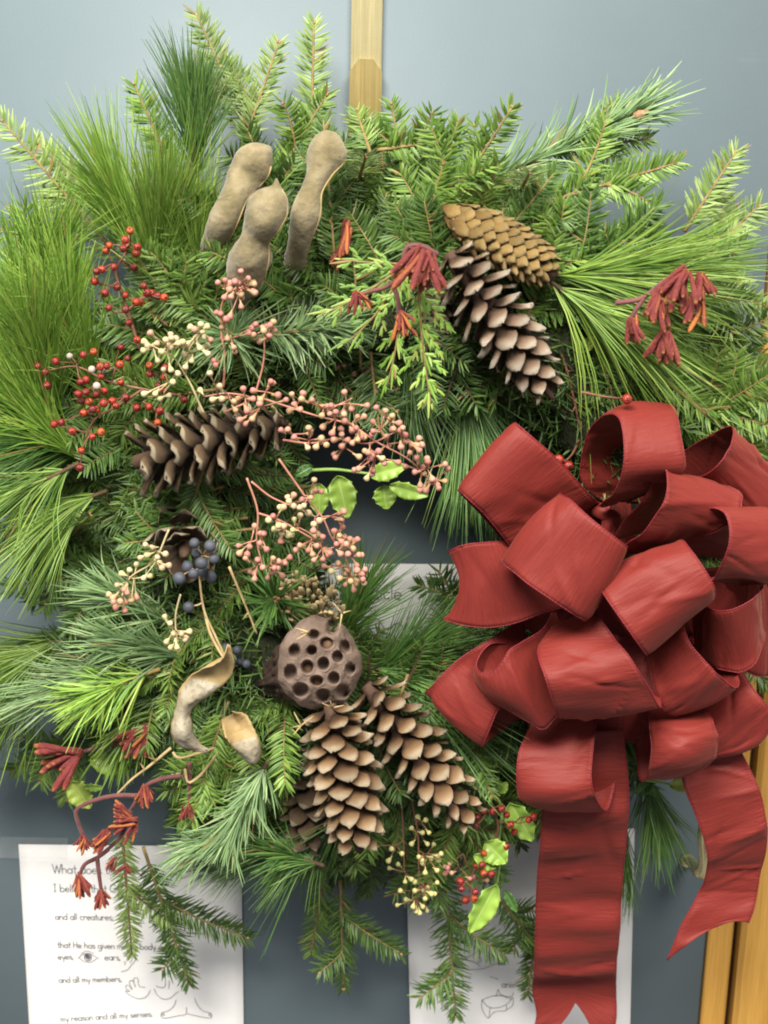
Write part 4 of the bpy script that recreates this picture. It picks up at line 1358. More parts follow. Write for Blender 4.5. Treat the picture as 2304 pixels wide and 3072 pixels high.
# ------------------------------------------------------------------ velvet seed pods
def pod(label, pts, seed, squash=.82, kink=.06):
    """pts: (u, v, radius in frame units, depth) from the stalk end up to the tip"""
    rg = np.random.default_rng(seed)
    c = np.array([U(p[0], p[1], p[3]) for p in pts])
    r = np.array([p[2] * unit(p[0], p[1], p[3]) for p in pts])
    n, sides = 64, 26
    both = resample(np.hstack([c]), n)
    # radii along the same chord
    s = np.concatenate([[0], np.cumsum(np.linalg.norm(np.diff(c, axis=0), axis=1))])
    x = np.linspace(0, s[-1], n)
    k = resample(np.stack([s, r, np.zeros_like(s)], 1), 400)
    rr = np.interp(x, k[:, 0], k[:, 1])
    t = nrmz(np.gradient(both, axis=0))
    X = nrmz(np.cross(t, [0, -1, 0])); Y = np.cross(X, t)
    ang = np.linspace(0, 2 * PI, sides, endpoint=False)
    v = []
    ph = rg.uniform(0, 6, 6)
    for i in range(n):
        lump = 1 + .03 * np.sin(5 * ang + ph[4] + i * .9) * math.sin(i * .37 + ph[5]) + .045 * np.sin(2 * ang + ph[0] + i * .21) + .03 * np.sin(3 * ang + ph[1] - i * .33) + .012 * np.sin(7 * ang + ph[2] + i * .6) + .02 * math.sin(i * .55 + ph[3])
        # seam ridge along one side
        lump += .07 * np.exp(-((np.angle(np.exp(1j * (ang - .35)))) / .13)**2)
        v.append(both[i] + (rr[i] * lump)[:, None] * (np.cos(ang)[:, None] * X[i] + squash * np.sin(ang)[:, None] * Y[i]))
    v = np.vstack(v + [both[:1], both[-1:]])
    f = []
    for i in range(n - 1):
        for j in range(sides):
            q = (j + 1) % sides
            f.append((i * sides + j, i * sides + q, (i + 1) * sides + q, (i + 1) * sides + j))
    N0 = n * sides
    for j in range(0, sides, 2):
        f.append((N0, (j + 2) % sides, j + 1, j)); f.append((N0 + 1, (n - 1) * sides + j, (n - 1) * sides + j + 1, (n - 1) * sides + (j + 2) % sides))
    root = thing('seed_pod', label, 'seed pod', both[0], 'velvety seed pods in the wreath')
    mk('husk', v, f, M['pod'], root)
    seam = np.array([both[i] + rr[i] * 1.04 * (math.cos(.35) * X[i] + squash * math.sin(.35) * Y[i]) for i in range(6, n - 3)])
    mk('seam', *tube(seam, .0007, 5), M['pod_seam'], root)
    return root


pod('brown velvety seed pod at left, blunt top, behind the front pod',
    [(412, 700, 13, .07), (430, 630, 18, .085), (446, 570, 23, .105), (466, 515, 28, .125), (487, 465, 32, .135), (508, 420, 29, .133), (532, 378, 39, .125), (554, 346, 40, .125), (574, 327, 23, .125), (585, 318, 4, .125)], 1)
pod('front brown velvety seed pod with a sharp curled tip',
    [(500, 700, 16, .10), (515, 640, 26, .115), (530, 590, 41, .135), (543, 548, 43, .145), (554, 507, 32, .15), (570, 470, 43, .155), (582, 442, 44, .155), (593, 416, 27, .155), (597, 400, 8, .155), (597, 385, 2, .155)], 2)
pod('tallest seed pod with a narrow waist, right of the three',
    [(618, 640, 15, .075), (634, 575, 26, .105), (648, 515, 24, .125), (662, 455, 32, .133), (675, 407, 23, .132), (688, 375, 28, .13), (703, 338, 42, .125), (714, 312, 39, .125), (724, 295, 22, .125), (729, 289, 5, .125)], 3)

# ------------------------------------------------------------------ berries on twigs
def sphere_mesh(name, mat, seg=12, rings=8, dimple=True):
    prof = [(-math.cos(PI * i / rings), max(math.sin(PI * i / rings), .02)) for i in range(rings + 1)]
    if dimple:
        prof[-1] = (.90, .02); prof[-2] = (.93, .2)
    v, f = lathe(prof, seg, .012, 3)
    return raw_mesh(name, v, f, mat)


ME_berry = sphere_mesh('berry', M['red_berry'])
ME_grey = sphere_mesh('berry', M['grey_berry'])
ME_blue = sphere_mesh('berry', M['blue_berry'])
g = Geo(); v, f = lathe([(0, .05), (.15, .22), (.3, .12), (.3, .02)], 6); ME_crown = raw_mesh('berry_eye', v, f, M['brown_stem'])


def twig_net(trunks, pts, reach, rg, toward=.35):
    """joints that gather neighbouring fruits; returns stem tubes and one joint per fruit"""
    pts = np.asarray(pts)
    tr = [resample(np.array(t), 30) for t in trunks]
    allT = np.vstack(tr)
    left = list(range(len(pts)))
    joints, owner = [], {}
    while left:
        i = left[0]
        d = np.linalg.norm(pts[left] - pts[i], axis=1)
        grp = [left[k] for k in np.argsort(d)[:5] if d[k] < reach]
        c = pts[grp].mean(0)
        near = allT[np.argmin(np.linalg.norm(allT - c, axis=1))]
        j = c + (near - c) * toward + rg.normal(size=3) * .001
        j[1] += .003
        for k in grp:
            owner[k] = len(joints)
            left.remove(k)
        joints.append(j)
    joints = np.array(joints)
    segs = []
    placed = list(allT)
    todo = list(range(len(joints)))
    while todo:
        pl = np.array(placed)
        best = None
        for k in todo:
            d = np.linalg.norm(pl - joints[k], axis=1)
            m = int(np.argmin(d))
            if best is None or d[m] < best[0]:
                best = (d[m], k, m)
        _, k, m = best
        a_, b_ = pl[m], joints[k]
        mid = (a_ + b_) / 2 + rg.normal(size=3) * np.linalg.norm(b_ - a_) * .08
        pth = resample([a_, mid, b_], 7)
        segs.append(pth)
        placed += list(pth[1:])
        todo.remove(k)
    return tr, segs, joints, owner


def berry_sprig(name, label, group, zf, trunks, pts, d0, r, me, seed, stem='brown_stem', grey=(), jitter=.012, reach=.022, part='berry', cat='berry sprig', td=None):
    rg = np.random.default_rng(seed)
    P3 = np.array([zf(x, y, d0 + rg.uniform(-jitter, jitter)) for x, y in pts])
    T3 = [np.array([zf(x, y, (d0 - .012) if td is None else td) for x, y in t]) for t in trunks]
    root = thing(name, label, cat, T3[0][0], group)
    tr, segs, joints, owner = twig_net(T3, P3, reach, rg)
    g = Geo()
    for t in tr:
        g.add(*tube(t, np.linspace(.0014, .0008, len(t)), 6))
    for s in segs:
        g.add(*tube(s, .0008, 5))
    for k, p in enumerate(P3):
        j = joints[owner[k]]
        g.add(*tube(resample([j, (j + p) / 2 + rg.normal(size=3) * .001, p], 5), .00055, 4))
    g.build('stem', M[stem], root)
    for k, p in enumerate(P3):
        d = nrmz(p - joints[owner[k]] + np.array([0, -.006, 0]))
        x = nrmz(np.cross(d, [.2, .5, .9])); y = np.cross(d, x)
        q = r * rg.uniform(.86, 1.1)
        place(part, ME_grey if k in grey else me, root, p, x, y, d, (q, q, q * .96))
    return root


up = [(807, 123), (770, 190), (785, 225), (757, 250), (637, 262), (657, 228), (860, 240), (850, 285), (693, 383), (840, 383), (605, 398), (568, 415), (555, 483), (903, 515), (715, 527), (627, 567), (770, 582), (925, 567), (957, 567), (1003, 588), (1050, 598), (885, 632), (850, 632), (655, 672), (775, 685), (800, 778), (857, 900)]
berry_sprig('red_berry_sprig', 'red berry sprig standing up in the white pine at upper left', 'red berry sprigs', ZL, [[(870, 960), (800, 720), (740, 540), (705, 400), (770, 290), (800, 160)], [(790, 690), (900, 600), (1000, 590)]], up, .135, .0033, ME_berry, 1)
lo = [(150, 1085), (205, 1130), (275, 1052), (377, 1015), (475, 1005), (547, 983), (740, 950), (790, 1030), (735, 1075), (595, 1090), (535, 1110), (607, 1120), (217, 1225), (455, 1200), (492, 1183), (437, 1285), (492, 1270), (570, 1228), (622, 1265), (740, 1200), (460, 1335), (515, 1340), (540, 1395), (475, 1420), (565, 1290), (620, 1350), (680, 1335), (705, 1370), (775, 1310), (855, 1383), (940, 1375), (945, 1080), (945, 1142), (1050, 1165), (1005, 1225), (1190, 1327), (1020, 1405), (1003, 1490), (315, 1487), (265, 1500), (395, 1550), (540, 1590), (600, 1555), (460, 1687), (450, 1810), (640, 1085), (600, 1160), (1060, 1095), (1045, 1255), (570, 1395)]
berry_sprig('red_berry_sprig', 'large spreading red berry sprig left of the cream capsules, a few berries grey', 'red berry sprigs', ZL, [[(1130, 1290), (900, 1250), (640, 1190), (420, 1090), (210, 1120)], [(900, 1250), (700, 1380), (560, 1460), (470, 1660)], [(900, 1340), (1000, 1420)]], lo, .135, .0033, ME_berry, 2, grey=(3, 10, 11, 17), reach=.026)
rr_ = [(1308, 792), (1368, 797), (1420, 783), (1452, 820), (1270, 835), (1257, 888), (1475, 882), (1500, 925), (1590, 850), (1622, 832), (1448, 1015), (1310, 1058), (1265, 1135), (1300, 1130), (1310, 1182), (1358, 1188), (1163, 1232), (1172, 1280), (1258, 1300), (1250, 1340), (1197, 1350)]
berry_sprig('red_berry_sprig', 'glossy red berry sprig with holly beside the long ribbon tail', 'red berry sprigs', ZR, [[(1340, 740), (1400, 900), (1330, 1060), (1240, 1180), (1220, 1300)]], rr_, .12, .0036, ME_berry, 3)
berry_sprig('red_berry_sprig', 'single red berry on a thin twig at the top edge of the bow', 'red berry sprigs', ZB, [[(120, -10), (300, 25), (430, 42)]], [(497, 48)], .155, .004, ME_berry, 4, td=.14)
berry_sprig('red_berry_sprig', 'two red berries peeping behind the upper left ribbon loop', 'red berry sprigs', ZA, [[(1470, 420), (1400, 560), (1340, 620)]], [(1285, 600), (1375, 655)], .12, .004, ME_berry, 5)
berry_sprig('red_berry_sprig', 'two red berries deep under the dusky blue berries', 'red berry sprigs', Z5, [[(880, 520), (940, 450), (1000, 430)]], [(915, 440), (1010, 450), (820, 480)], .10, .0033, ME_berry, 6)
bl = [(840, 258), (908, 270), (925, 325), (810, 360), (875, 380), (835, 390), (910, 405), (775, 410), (870, 345), (815, 535), (850, 300)]
berry_sprig('blue_berry_sprig', 'cluster of dusky blue berries on a dry tan stalk at left', 'blue berry clusters', Z5, [[(975, 760), (930, 660), (885, 560), (865, 440), (860, 330)]], bl, .16, .0049, ME_blue, 7, 'tan_stem', td=.152)
bl2 = [(675, 735), (735, 745), (765, 735), (700, 760), (740, 775)]
berry_sprig('blue_berry_sprig', 'dark blue berries in shade beneath the cream capsules', 'blue berry clusters', Z5, [[(830, 760), (740, 755), (680, 750)]], bl2, .10, .0045, ME_blue, 8, 'tan_stem')
bl3 = [(975, 710), (1010, 745), (1040, 765), (1065, 780), (940, 750), (1000, 770), (960, 735), (1025, 720), (1050, 800)]
berry_sprig('blue_berry_sprig', 'small blue berries in shade behind the curled husk tip', 'blue berry clusters', Z5, [[(1040, 860), (1010, 790), (960, 740)]], bl3, .11, .0045, ME_blue, 9, 'tan_stem')

# ------------------------------------------------------------------ sprays of eucalyptus capsules
def capsule_mesh(mat, seed):
    v, f = lathe([(-.9, .14), (-.4, .2), (.1, .36), (.6, .68), (1.1, .96), (1.55, 1.0), (1.95, .8), (2.15, .45), (2.2, .1)], 9, .03, seed)
    return raw_mesh('seed_capsule', v, f, mat)


ME_cap = {k: [capsule_mesh(M[k], s) for s in (1, 2, 3)] for k in ('cap_pink', 'cap_cream', 'cap_green')}


def capsules(label, sets, trunks, zt, d0, r, seed, stem='pink_stem', jitter=.012, reach=.03, td=None, tr_=.0010):
    """sets: [(zoom function, points, mesh key)]"""
    rg = np.random.default_rng(seed)
    P3, kk = [], []
    for zf, pts, key in sets:
        for x, y in pts:
            P3.append(zf(x, y, d0 + rg.uniform(-jitter, jitter))); kk.append(key)
            if key == 'cap_pink' and rg.uniform() < .4:          # a second bud beside it
                P3.append(P3[-1] + np.array([rg.normal() * .004, rg.uniform(.001, .006), rg.normal() * .004])); kk.append(key)
    P3 = np.array(P3)
    T3 = [np.array([zt(x, y, d0 - .008 if td is None else td) for x, y in t]) for t in trunks]
    root = thing('eucalyptus_spray', label, 'eucalyptus spray', T3[0][0], 'seeded eucalyptus sprays')
    tr, segs, joints, owner = twig_net(T3, P3, reach, rg, .5)
    g = Geo()
    for t in tr:
        g.add(*tube(t, np.linspace(tr_, tr_ * .65, len(t)), 6))
    for s in segs:
        g.add(*tube(s, .00065, 5))
    for k, p in enumerate(P3):
        j = joints[owner[k]]
        d = nrmz(p - j)
        g.add(*tube(resample([j, p - d * r * 1.4], 4), .0006, 4))
    g.build('stem', M[stem], root)
    for k, p in enumerate(P3):
        d = nrmz((p - joints[owner[k]]) * np.array([1, .35, 1]) + rg.normal(size=3) * .0015)
        x = nrmz(np.cross(d, [.2, .5, .9])); y = np.cross(d, x)
        q = r * rg.uniform(.88, 1.1)
        place('seed_capsule', ME_cap[kk[k]][k % 3], root, p - d * q * 1.35, x, y, d, (q, q, q))
    return root


pk = [(215, 140), (260, 125), (255, 235), (297, 230), (360, 215), (322, 135), (290, 185), (358, 70), (405, 115), (425, 95), (443, 150), (447, 205), (360, 293), (232, 335), (267, 368), (240, 420), (275, 490), (315, 545), (200, 655)]
pk2 = [(450, 400), (440, 465), (500, 440), (520, 410), (560, 385), (570, 435), (410, 455), (540, 405)]
capsules('upright spray of pink capsules over the front seed pod', [(ZF, pk, 'cap_pink'), (ZF, pk2, 'cap_pink')], [[(250, 790), (255, 600), (235, 420), (250, 250), (330, 170)], [(450, 830), (500, 620), (505, 470)]], ZF, .15, .0027, 1)
cr = [(1095, 860), (1235, 810), (1310, 790), (1355, 805), (1270, 830), (1320, 840), (905, 912), (1000, 925), (930, 940), (1100, 885), (1135, 890), (1275, 885), (1335, 885), (1095, 955), (1215, 930), (900, 975), (1030, 985), (1150, 925), (1005, 1050), (1190, 1005), (1245, 1050), (1045, 1110), (1098, 1115), (1145, 1140), (1200, 1095), (1110, 1200), (905, 1285), (985, 1285), (1020, 1320), (1085, 1295), (1355, 940), (1360, 1000), (1305, 960), (1060, 900), (1180, 915), (1085, 930)]
cr_pink = [(905, 912), (1140, 890), (1335, 885), (1355, 940), (1360, 1000), (930, 940)]
capsules('bright cream capsule spray beside the big red berry sprig', [(ZL, cr, 'cap_cream'), (ZL, [(1380, 900), (1265, 825), (950, 850)], 'cap_pink')], [[(1330, 1420), (1200, 1150), (1100, 1010), (1000, 960)], [(1200, 1150), (1230, 960), (1320, 850)], [(1120, 1180), (1050, 1270)]], ZL, .16, .0027, 2, 'cream_stem')
mn = [(545, 755), (373, 800), (433, 812), (345, 860), (315, 880), (435, 865), (475, 895), (325, 935), (397, 940), (350, 995), (428, 990), (675, 835), (745, 830), (640, 870), (735, 865), (800, 870), (690, 895), (658, 940), (728, 930), (1002, 822), (855, 915), (900, 912), (1048, 928), (948, 945), (1145, 905), (1200, 918), (862, 968), (1085, 975), (1178, 1005), (780, 1045), (650, 1055), (868, 1040), (980, 1050), (1060, 1050), (1075, 1045), (1180, 1065), (985, 1085), (935, 1118), (790, 1080), (690, 1103), (860, 1110), (925, 1080), (890, 1150), (985, 1160), (1025, 1120), (1085, 1120), (945, 1230), (1110, 1100), (1300, 970), (1285, 990), (1345, 1015), (1365, 1045), (1310, 1050), (1260, 1100), (1380, 1090), (1385, 1130), (1420, 1150), (1485, 1150), (1470, 1185), (1410, 1200), (1355, 1165), (1095, 1225), (1150, 1200), (1180, 1220), (1215, 1190), (1250, 1265), (1090, 1300), (1180, 1310), (1340, 1260), (1380, 1285), (1450, 1230), (1520, 1255), (1490, 1290), (1440, 1320), (1500, 1330), (1630, 1270), (1630, 1375), (1550, 1365), (1580, 1400), (1475, 1405), (1510, 1435), (1590, 1420)]
mc = [(775, 1170), (825, 1165), (1240, 1235), (1140, 1360), (240, 865), (180, 870), (105, 810), (225, 785), (165, 705), (1000, 960)]
capsules('main pink capsule spray reaching right across the wreath opening', [(ZF, mn, 'cap_pink'), (ZF, mc, 'cap_cream')], [[(460, 850), (640, 910), (830, 970), (1050, 1030), (1200, 1130), (1400, 1240), (1540, 1370)], [(250, 950), (420, 860), (280, 830), (130, 850)], [(620, 1120), (800, 1140), (950, 1110), (1160, 1140), (1320, 1070)], [(840, 970), (930, 920), (1050, 860)]], ZF, .165, .0027, 3, reach=.026)
dm = [(960, 660), (1000, 650), (1060, 660), (1040, 690), (1120, 640), (1170, 632), (1100, 690), (1150, 680), (1190, 690), (1125, 720), (1180, 730), (1200, 700), (1120, 765), (1190, 760), (1000, 790), (1045, 815), (1075, 840), (885, 870)]
capsules('shaded pink capsule spray behind, below the cedar', [(ZF, dm, 'cap_pink')], [[(800, 860), (960, 770), (1130, 730)]], ZF, .085, .0027, 4)
lw = [(895, 220), (910, 330), (670, 385), (860, 415), (440, 620), (525, 900), (335, 815), (240, 730), (1225, 570), (1200, 650), (1210, 740), (1175, 835), (1290, 870), (1340, 890), (1200, 905), (1140, 930), (1240, 935), (1325, 985), (1390, 1050), (735, 945), (925, 950), (880, 1045), (1010, 990), (1070, 1030), (1190, 1040), (990, 1100), (1000, 1175), (1160, 1145), (1270, 1040), (1365, 1170), (1275, 1215), (1370, 1220), (1430, 1260), (1435, 1320), (1175, 1310), (1300, 1340), (1350, 1370), (1240, 1380), (1335, 1440), (300, 960), (370, 990), (55, 950), (180, 960), (65, 1035), (135, 1085), (440, 1085), (270, 1105), (515, 1135), (575, 1140), (325, 1190), (455, 1195), (425, 1240), (235, 1255), (235, 1320), (380, 1305), (885, 785), (945, 825)]
lg = [(600, 410), (615, 455), (515, 525), (555, 520), (670, 510), (735, 525), (780, 505), (740, 610), (830, 585), (390, 665), (675, 655), (500, 730), (450, 765), (560, 735), (655, 775), (535, 805), (605, 835), (650, 830), (950, 670), (890, 710), (1080, 1230)]
capsules('lower pink and green capsule spray hanging over the wreath opening', [(ZG, lw, 'cap_pink'), (ZG, lg, 'cap_cream')], [[(505, -10), (680, 240), (830, 450), (990, 640), (1090, 860), (1230, 1050), (1300, 1280)], [(150, 200), (270, 580), (260, 900), (300, 1080), (330, 1180)], [(200, 240), (420, 410), (620, 500)], [(280, 590), (520, 670), (700, 770), (960, 920)]], ZG, .165, .0027, 5)
c5 = [(628, 265), (655, 278), (605, 322), (635, 310), (680, 320), (715, 305), (730, 355), (690, 345), (620, 410), (650, 400), (590, 350), (560, 375), (525, 390), (700, 365), (505, 440), (470, 480), (712, 575), (820, 640), (735, 605), (750, 650), (785, 650), (720, 685), (738, 710), (762, 682), (765, 710), (800, 675), (810, 660)]
p5 = [(550, 475), (590, 495), (545, 515), (490, 512), (520, 510), (500, 540), (540, 550)]
capsules('cream capsule spray at left around the dusky blue berries', [(Z5, c5, 'cap_cream'), (Z5, p5, 'cap_pink')], [[(730, 200), (660, 340), (560, 410), (520, 500)], [(780, 480), (760, 560), (760, 660)]], Z5, .155, .0027, 6, 'cream_stem')
g6 = [(620, 1010), (735, 1030), (715, 1105), (720, 1150), (860, 1000), (905, 1080), (775, 1125), (925, 1100), (1045, 1060), (1025, 1075), (1030, 1100), (930, 1120), (985, 1090), (820, 1235), (880, 1235), (860, 1220), (945, 1180), (1020, 1165), (1020, 1240), (790, 1290), (770, 1380), (825, 1345), (880, 1290), (930, 1290), (960, 1270), (985, 1310), (1005, 1310), (945, 1340), (870, 1390), (890, 1420), (910, 1430), (930, 1390), (955, 1415), (900, 830), (950, 850), (860, 900), (930, 930), (890, 930), (970, 930), (1000, 1000), (960, 1000), (800, 1060)]
capsules('yellow green capsule spray hanging at the bottom under the slanting cone', [(ZR, g6, 'cap_green')], [[(860, 720), (900, 950), (905, 1150), (915, 1300)], [(800, 760), (810, 1000), (815, 1180)], [(880, 850), (960, 900)]], ZR, .12, .0025, 7, 'brown_stem')
capsules('few pinkish capsules beside the lower red berries', [(ZR, [(1100, 1120), (1080, 1170), (1110, 1180), (1068, 1185), (1225, 1215), (1250, 1205), (1330, 1225)], 'cap_pink')], [[(1180, 1060), (1120, 1110), (1090, 1150)], [(1180, 1060), (1240, 1200)]], ZR, .105, .0025, 8, 'brown_stem')

# ------------------------------------------------------------------ kangaroo paw flowers
def flower_mesh(seed):
    rg = np.random.default_rng(seed)
    n, sides = 9, 8
    t = np.linspace(0, 1, n)
    path = np.stack([.10 * np.sin(t * 2.2 + rg.uniform(0, .4)), t, .06 * np.sin(t * 3 + 1)], 1)
    r = np.interp(t, [0, .12, .4, .78, .92, 1], [.06, .10, .105, .14, .13, .07])
    v, f = tube(path, r, sides)
    uv = np.zeros((len(v), 2))
    uv[:n * sides, 0] = np.tile(np.where(np.arange(sides) < 3, .95, .1), n)
    uv[:n * sides, 1] = np.repeat(t, sides)
    # split lobes at the mouth
    g = Geo(); g.add(v, f)
    m = raw_mesh('flower', v, f, M['flower'], uv)
    return m


ME_fl = [flower_mesh(s) for s in range(5)]


def flowers(label, zf, stems, clusters, d0, seed, group='kangaroo paw sprigs'):
    """clusters: (x, y, direction degrees in the picture, fan degrees, length in zoom units, count)"""
    rg = np.random.default_rng(seed)
    S3 = [np.array([zf(x, y, d0 - .006) for x, y in s]) for s in stems]
    root = thing('flower_sprig', label, 'flower sprig', S3[0][0], group)
    g = Geo()
    for s in S3:
        g.add(*tube(resample(s, 18), np.linspace(.0022, .0017, 18), 7))
    g.build('stem', M['maroon_stem'], root)
    for x, y, ang, fan, ln, cnt in clusters:
        cnt = int(cnt * 2.6)
        c = zf(x, y, d0)
        c2 = zf(x + 100, y, d0)
        u = np.linalg.norm(c2 - c) / 100
        for k in range(cnt):
            a = math.radians(ang + fan * ((k + .5) / cnt - .5) + rg.normal() * 5)
            tilt = rg.uniform(-.25, .7)
            d = nrmz(np.array([math.cos(a), -tilt, math.sin(a)]))
            l = ln * u * rg.uniform(.5, .98)
            x_ = nrmz(np.cross(d, rg.normal(size=3))); z_ = np.cross(x_, d)
            place('flower', ME_fl[int(rg.integers(0, 5))], root, c + rg.normal(size=3) * .0016, x_, d, z_, (l * .62, l, l * .62))
    return root


UU = lambda x, y, d: U(x, y, d)
flowers('branched maroon flower sprig with three orange red clusters over the cedar', UU, [[(945, 550), (905, 530), (882, 532), (868, 585), (848, 612), (800, 630), (772, 637)], [(848, 612), (860, 650), (862, 680)], [(882, 532), (918, 548)]],
        [(925, 545, -100, 70, 95, 9), (905, 540, -115, 40, 105, 6), (770, 634, -70, 110, 52, 5), (862, 680, -70, 75, 62, 5)], .17, 1)
flowers('small dark red flower cluster right of the tallest seed pod', UU, [[(760, 560), (752, 500), (750, 478)]], [(748, 482, -92, 34, 90, 4), (735, 545, -130, 60, 45, 3)], .115, 2)
flowers('deep red flower sprig at the right over the forked pine needles', UU, [[(1330, 655), (1385, 645), (1440, 605), (1475, 592)], [(1390, 645), (1372, 672), (1362, 690)], [(1440, 615), (1425, 690), (1440, 715)]],
        [(1480, 588, -112, 60, 105, 7), (1515, 592, -80, 60, 75, 6), (1510, 640, -110, 60, 75, 5), (1420, 636, -95, 60, 85, 8), (1362, 690, -75, 60, 62, 5), (1440, 712, -95, 50, 85, 8)], .17, 3)
flowers('wine red flower sprig at lower left with a wide fan of tubes against the door', ZK, [[(1110, 310), (1040, 330), (920, 400), (740, 445), (580, 490)]], [(575, 490, -152, 75, 330, 12), (1040, 318, -122, 70, 250, 9)], .11, 4)
flowers('drooping red brown flower sprig over the top of the left printed sheet', ZK, [[(1310, 655), (1150, 680), (1030, 735), (990, 800), (930, 900)], [(990, 800), (820, 800), (650, 840), (540, 905), (560, 1000), (595, 1090)], [(770, 1180), (690, 1240), (600, 1290), (565, 1370)], [(690, 1240), (705, 1370), (720, 1475)], [(930, 900), (850, 1100), (770, 1180)]],
        [(1030, 735, -85, 70, 170, 6), (960, 965, 172, 90, 200, 9), (950, 985, -95, 40, 150, 3), (775, 1050, -130, 50, 190, 8), (592, 1090, -95, 90, 120, 7), (562, 1370, -80, 62, 180, 7), (718, 1475, -88, 60, 140, 7), (810, 1250, -120, 60, 100, 5), (900, 1300, -100, 150, 90, 6)], .125, 5)
flowers('small orange tipped flower head on a thin stalk below the dry husks', ZK, [[(1345, 560), (1350, 700), (1340, 880)]], [(1340, 875, -105, 70, 105, 7)], .125, 6)
flowers('shaded dark red flower cluster deep at lower left under the pine', ZK, [[(1010, -60), (980, 0), (950, 40)]], [(930, 30, -100, 50, 170, 5), (1030, 60, -95, 30, 140, 3), (500, 120, -90, 60, 170, 4)], .085, 7)

# ------------------------------------------------------------------ lotus pod
def lotus():
    holes = [(738, 668, 38, 50), (625, 715, 36, 34), (505, 815, 38, 42), (612, 812, 34, 32), (705, 768, 42, 38), (818, 790, 34, 42), (773, 850, 36, 38), (685, 895, 38, 42), (585, 915, 40, 44), (480, 950, 42, 52), (852, 925, 34, 34), (750, 985, 38, 40), (642, 1000, 42, 34), (545, 1058, 52, 44), (680, 1092, 44, 42), (803, 1068, 44, 44)]
    zf = ZH
    root = thing('lotus_pod', 'dried brown lotus seed head full of round holes at lower centre', 'lotus pod', zf(660, 900, .15))
    cx, cy = 658, 900
    nr, na = 54, 96
    rg = np.random.default_rng(3)
    v, f = [], []
    pa = rg.uniform(0, 6, 4)
    px = []
    for i in range(nr + 1):
        t = i / nr
        for j in range(na):
            a = 2 * PI * j / na
            rim = 1 + .025 * math.sin(3 * a + pa[0]) + .02 * math.sin(7 * a + pa[1]) + .012 * math.sin(17 * a + pa[2])
            x = cx + 262 * rim * t * math.cos(a)
            y = cy + 288 * rim * t * math.sin(a) - 8 * t
            dep = .158 - .014 * t**4 - (x - cx) / 262 * .010 + (y - cy) / 288 * .004
            dep += .0009 * math.sin(x * .05 + pa[3]) * math.sin(y * .043)
            for hx, hy, ra, rb in holes:
                q = math.hypot((x - hx) / ra, (y - hy) / rb)
                if q < 1.35:
                    dep -= .011 * (1 / (1 + math.exp((q - .86) * 11)))
                    dep += .0013 * math.exp(-((q - 1.08) / .12)**2)
            v.append(zf(x, y, dep))
    for i in range(nr):
        for j in range(na):
            k = (j + 1) % na
            f.append((i * na + j, (i + 1) * na + j, (i + 1) * na + k, i * na + k))
    mk('seed_head_face', v, f, M['lotus'], root)
    # the tapering underside runs back and to the left
    v2, f2 = [], []
    rimv = np.array(v[nr * na:])
    c = rimv.mean(0)
    end = zf(250, 1030, .085)
    nl_ = 14
    for i in range(nl_ + 1):
        t = i / nl_
        cc = c + (end - c) * t
        s = np.interp(t, [0, .08, .3, .6, 1], [1, .93, .68, .42, .16])
        for j in range(na):
            rr2 = s * (1 + .05 * math.sin(9 * 2 * PI * j / na + 1) * min(1, t * 4) + .05 * math.sin(23 * 2 * PI * j / na + 4 * t) * min(1, t * 6) + .035 * rg.normal() * min(1, t * 5))
            v2.append(cc + (rimv[j] - c) * rr2)
    for i in range(nl_):
        for j in range(na):
            k = (j + 1) % na
            f2.append((i * na + j, (i + 1) * na + j, (i + 1) * na + k, i * na + k))
    mk('receptacle', v2, f2, M['lotus_deep'], root)
    st = resample([end, end + (end - c) * .3, end + (end - c) * .6 + np.array([0, .01, 0])], 10)
    mk('stalk', *tube(st, .0045, 8), M['lotus_deep'], root)
    me = sphere_mesh('seed', M['lotus_seed'], 10, 6, False)
    for hx, hy, ra, rb in holes[4:14:4]:
        p = zf(hx + 4, hy + rb * .2, .158 - .010 - (hx - cx) / 262 * .010)
        place('seed', me, root, p, (1, 0, 0), (0, 1, 0), (0, 0, 1), (.0052, .004, .0058))
lotus()

# dried flower head tucked above the lotus pod
def dried_head():
    rg = np.random.default_rng(8)
    root = thing('dried_flower_head', 'tan dried flower head tucked above the lotus pod', 'dried flower', ZH(600, 640, .11))
    v, f = lathe([(0, .05), (.3, .3), (.65, .36), (.9, .22), (1.05, .02)], 6, .1, 2)
    me = [raw_mesh('floret', v, f, M['floret'])]
    v, f = lathe([(0, .04), (.4, .2), (.8, .3), (1.1, .3), (1.15, .05)], 6, .2, 5)
    me.append(raw_mesh('floret', v, f, M['floret']))
    g = Geo()
    base = ZH(560, 760, .085)
    for k in range(130):
        a, q = rg.uniform(0, 2 * PI), math.sqrt(rg.uniform())
        x, y = 600 + 210 * q * math.cos(a) + 40 * math.sin(a), 520 + 150 * q * math.sin(a)
        p = ZH(x, y, .114 + .016 * (1 - q * q) + rg.normal() * .004)
        d = nrmz(p - base + rg.normal(size=3) * .02)
        x_ = nrmz(np.cross(d, [.3, .4, .8])); y_ = np.cross(d, x_)
        l = .0105 * rg.uniform(.7, 1.25)
        place('floret', me[k % 2], root, p, x_, y_, d, (l * .72, l * .5, l))
        if k % 3 == 0:
            g.add(*tube(resample([base, (base + p) / 2 + rg.normal(size=3) * .004, p], 6), .0006, 4))
    for x, y in ((740, 1170), (600, 700), (800, 580), (545, 1280)):
        for m in range(4):
            p = ZH(x, y, .168)
            q = p + nrmz(rg.normal(size=3) + np.array([0, -.3, .6])) * .013
            g.add(*tube(resample([p, q], 4), np.array([.0009, .0008, .0006, .0003]), 4))
    g.build('stem', M['tan_stem'], root)
dried_head()

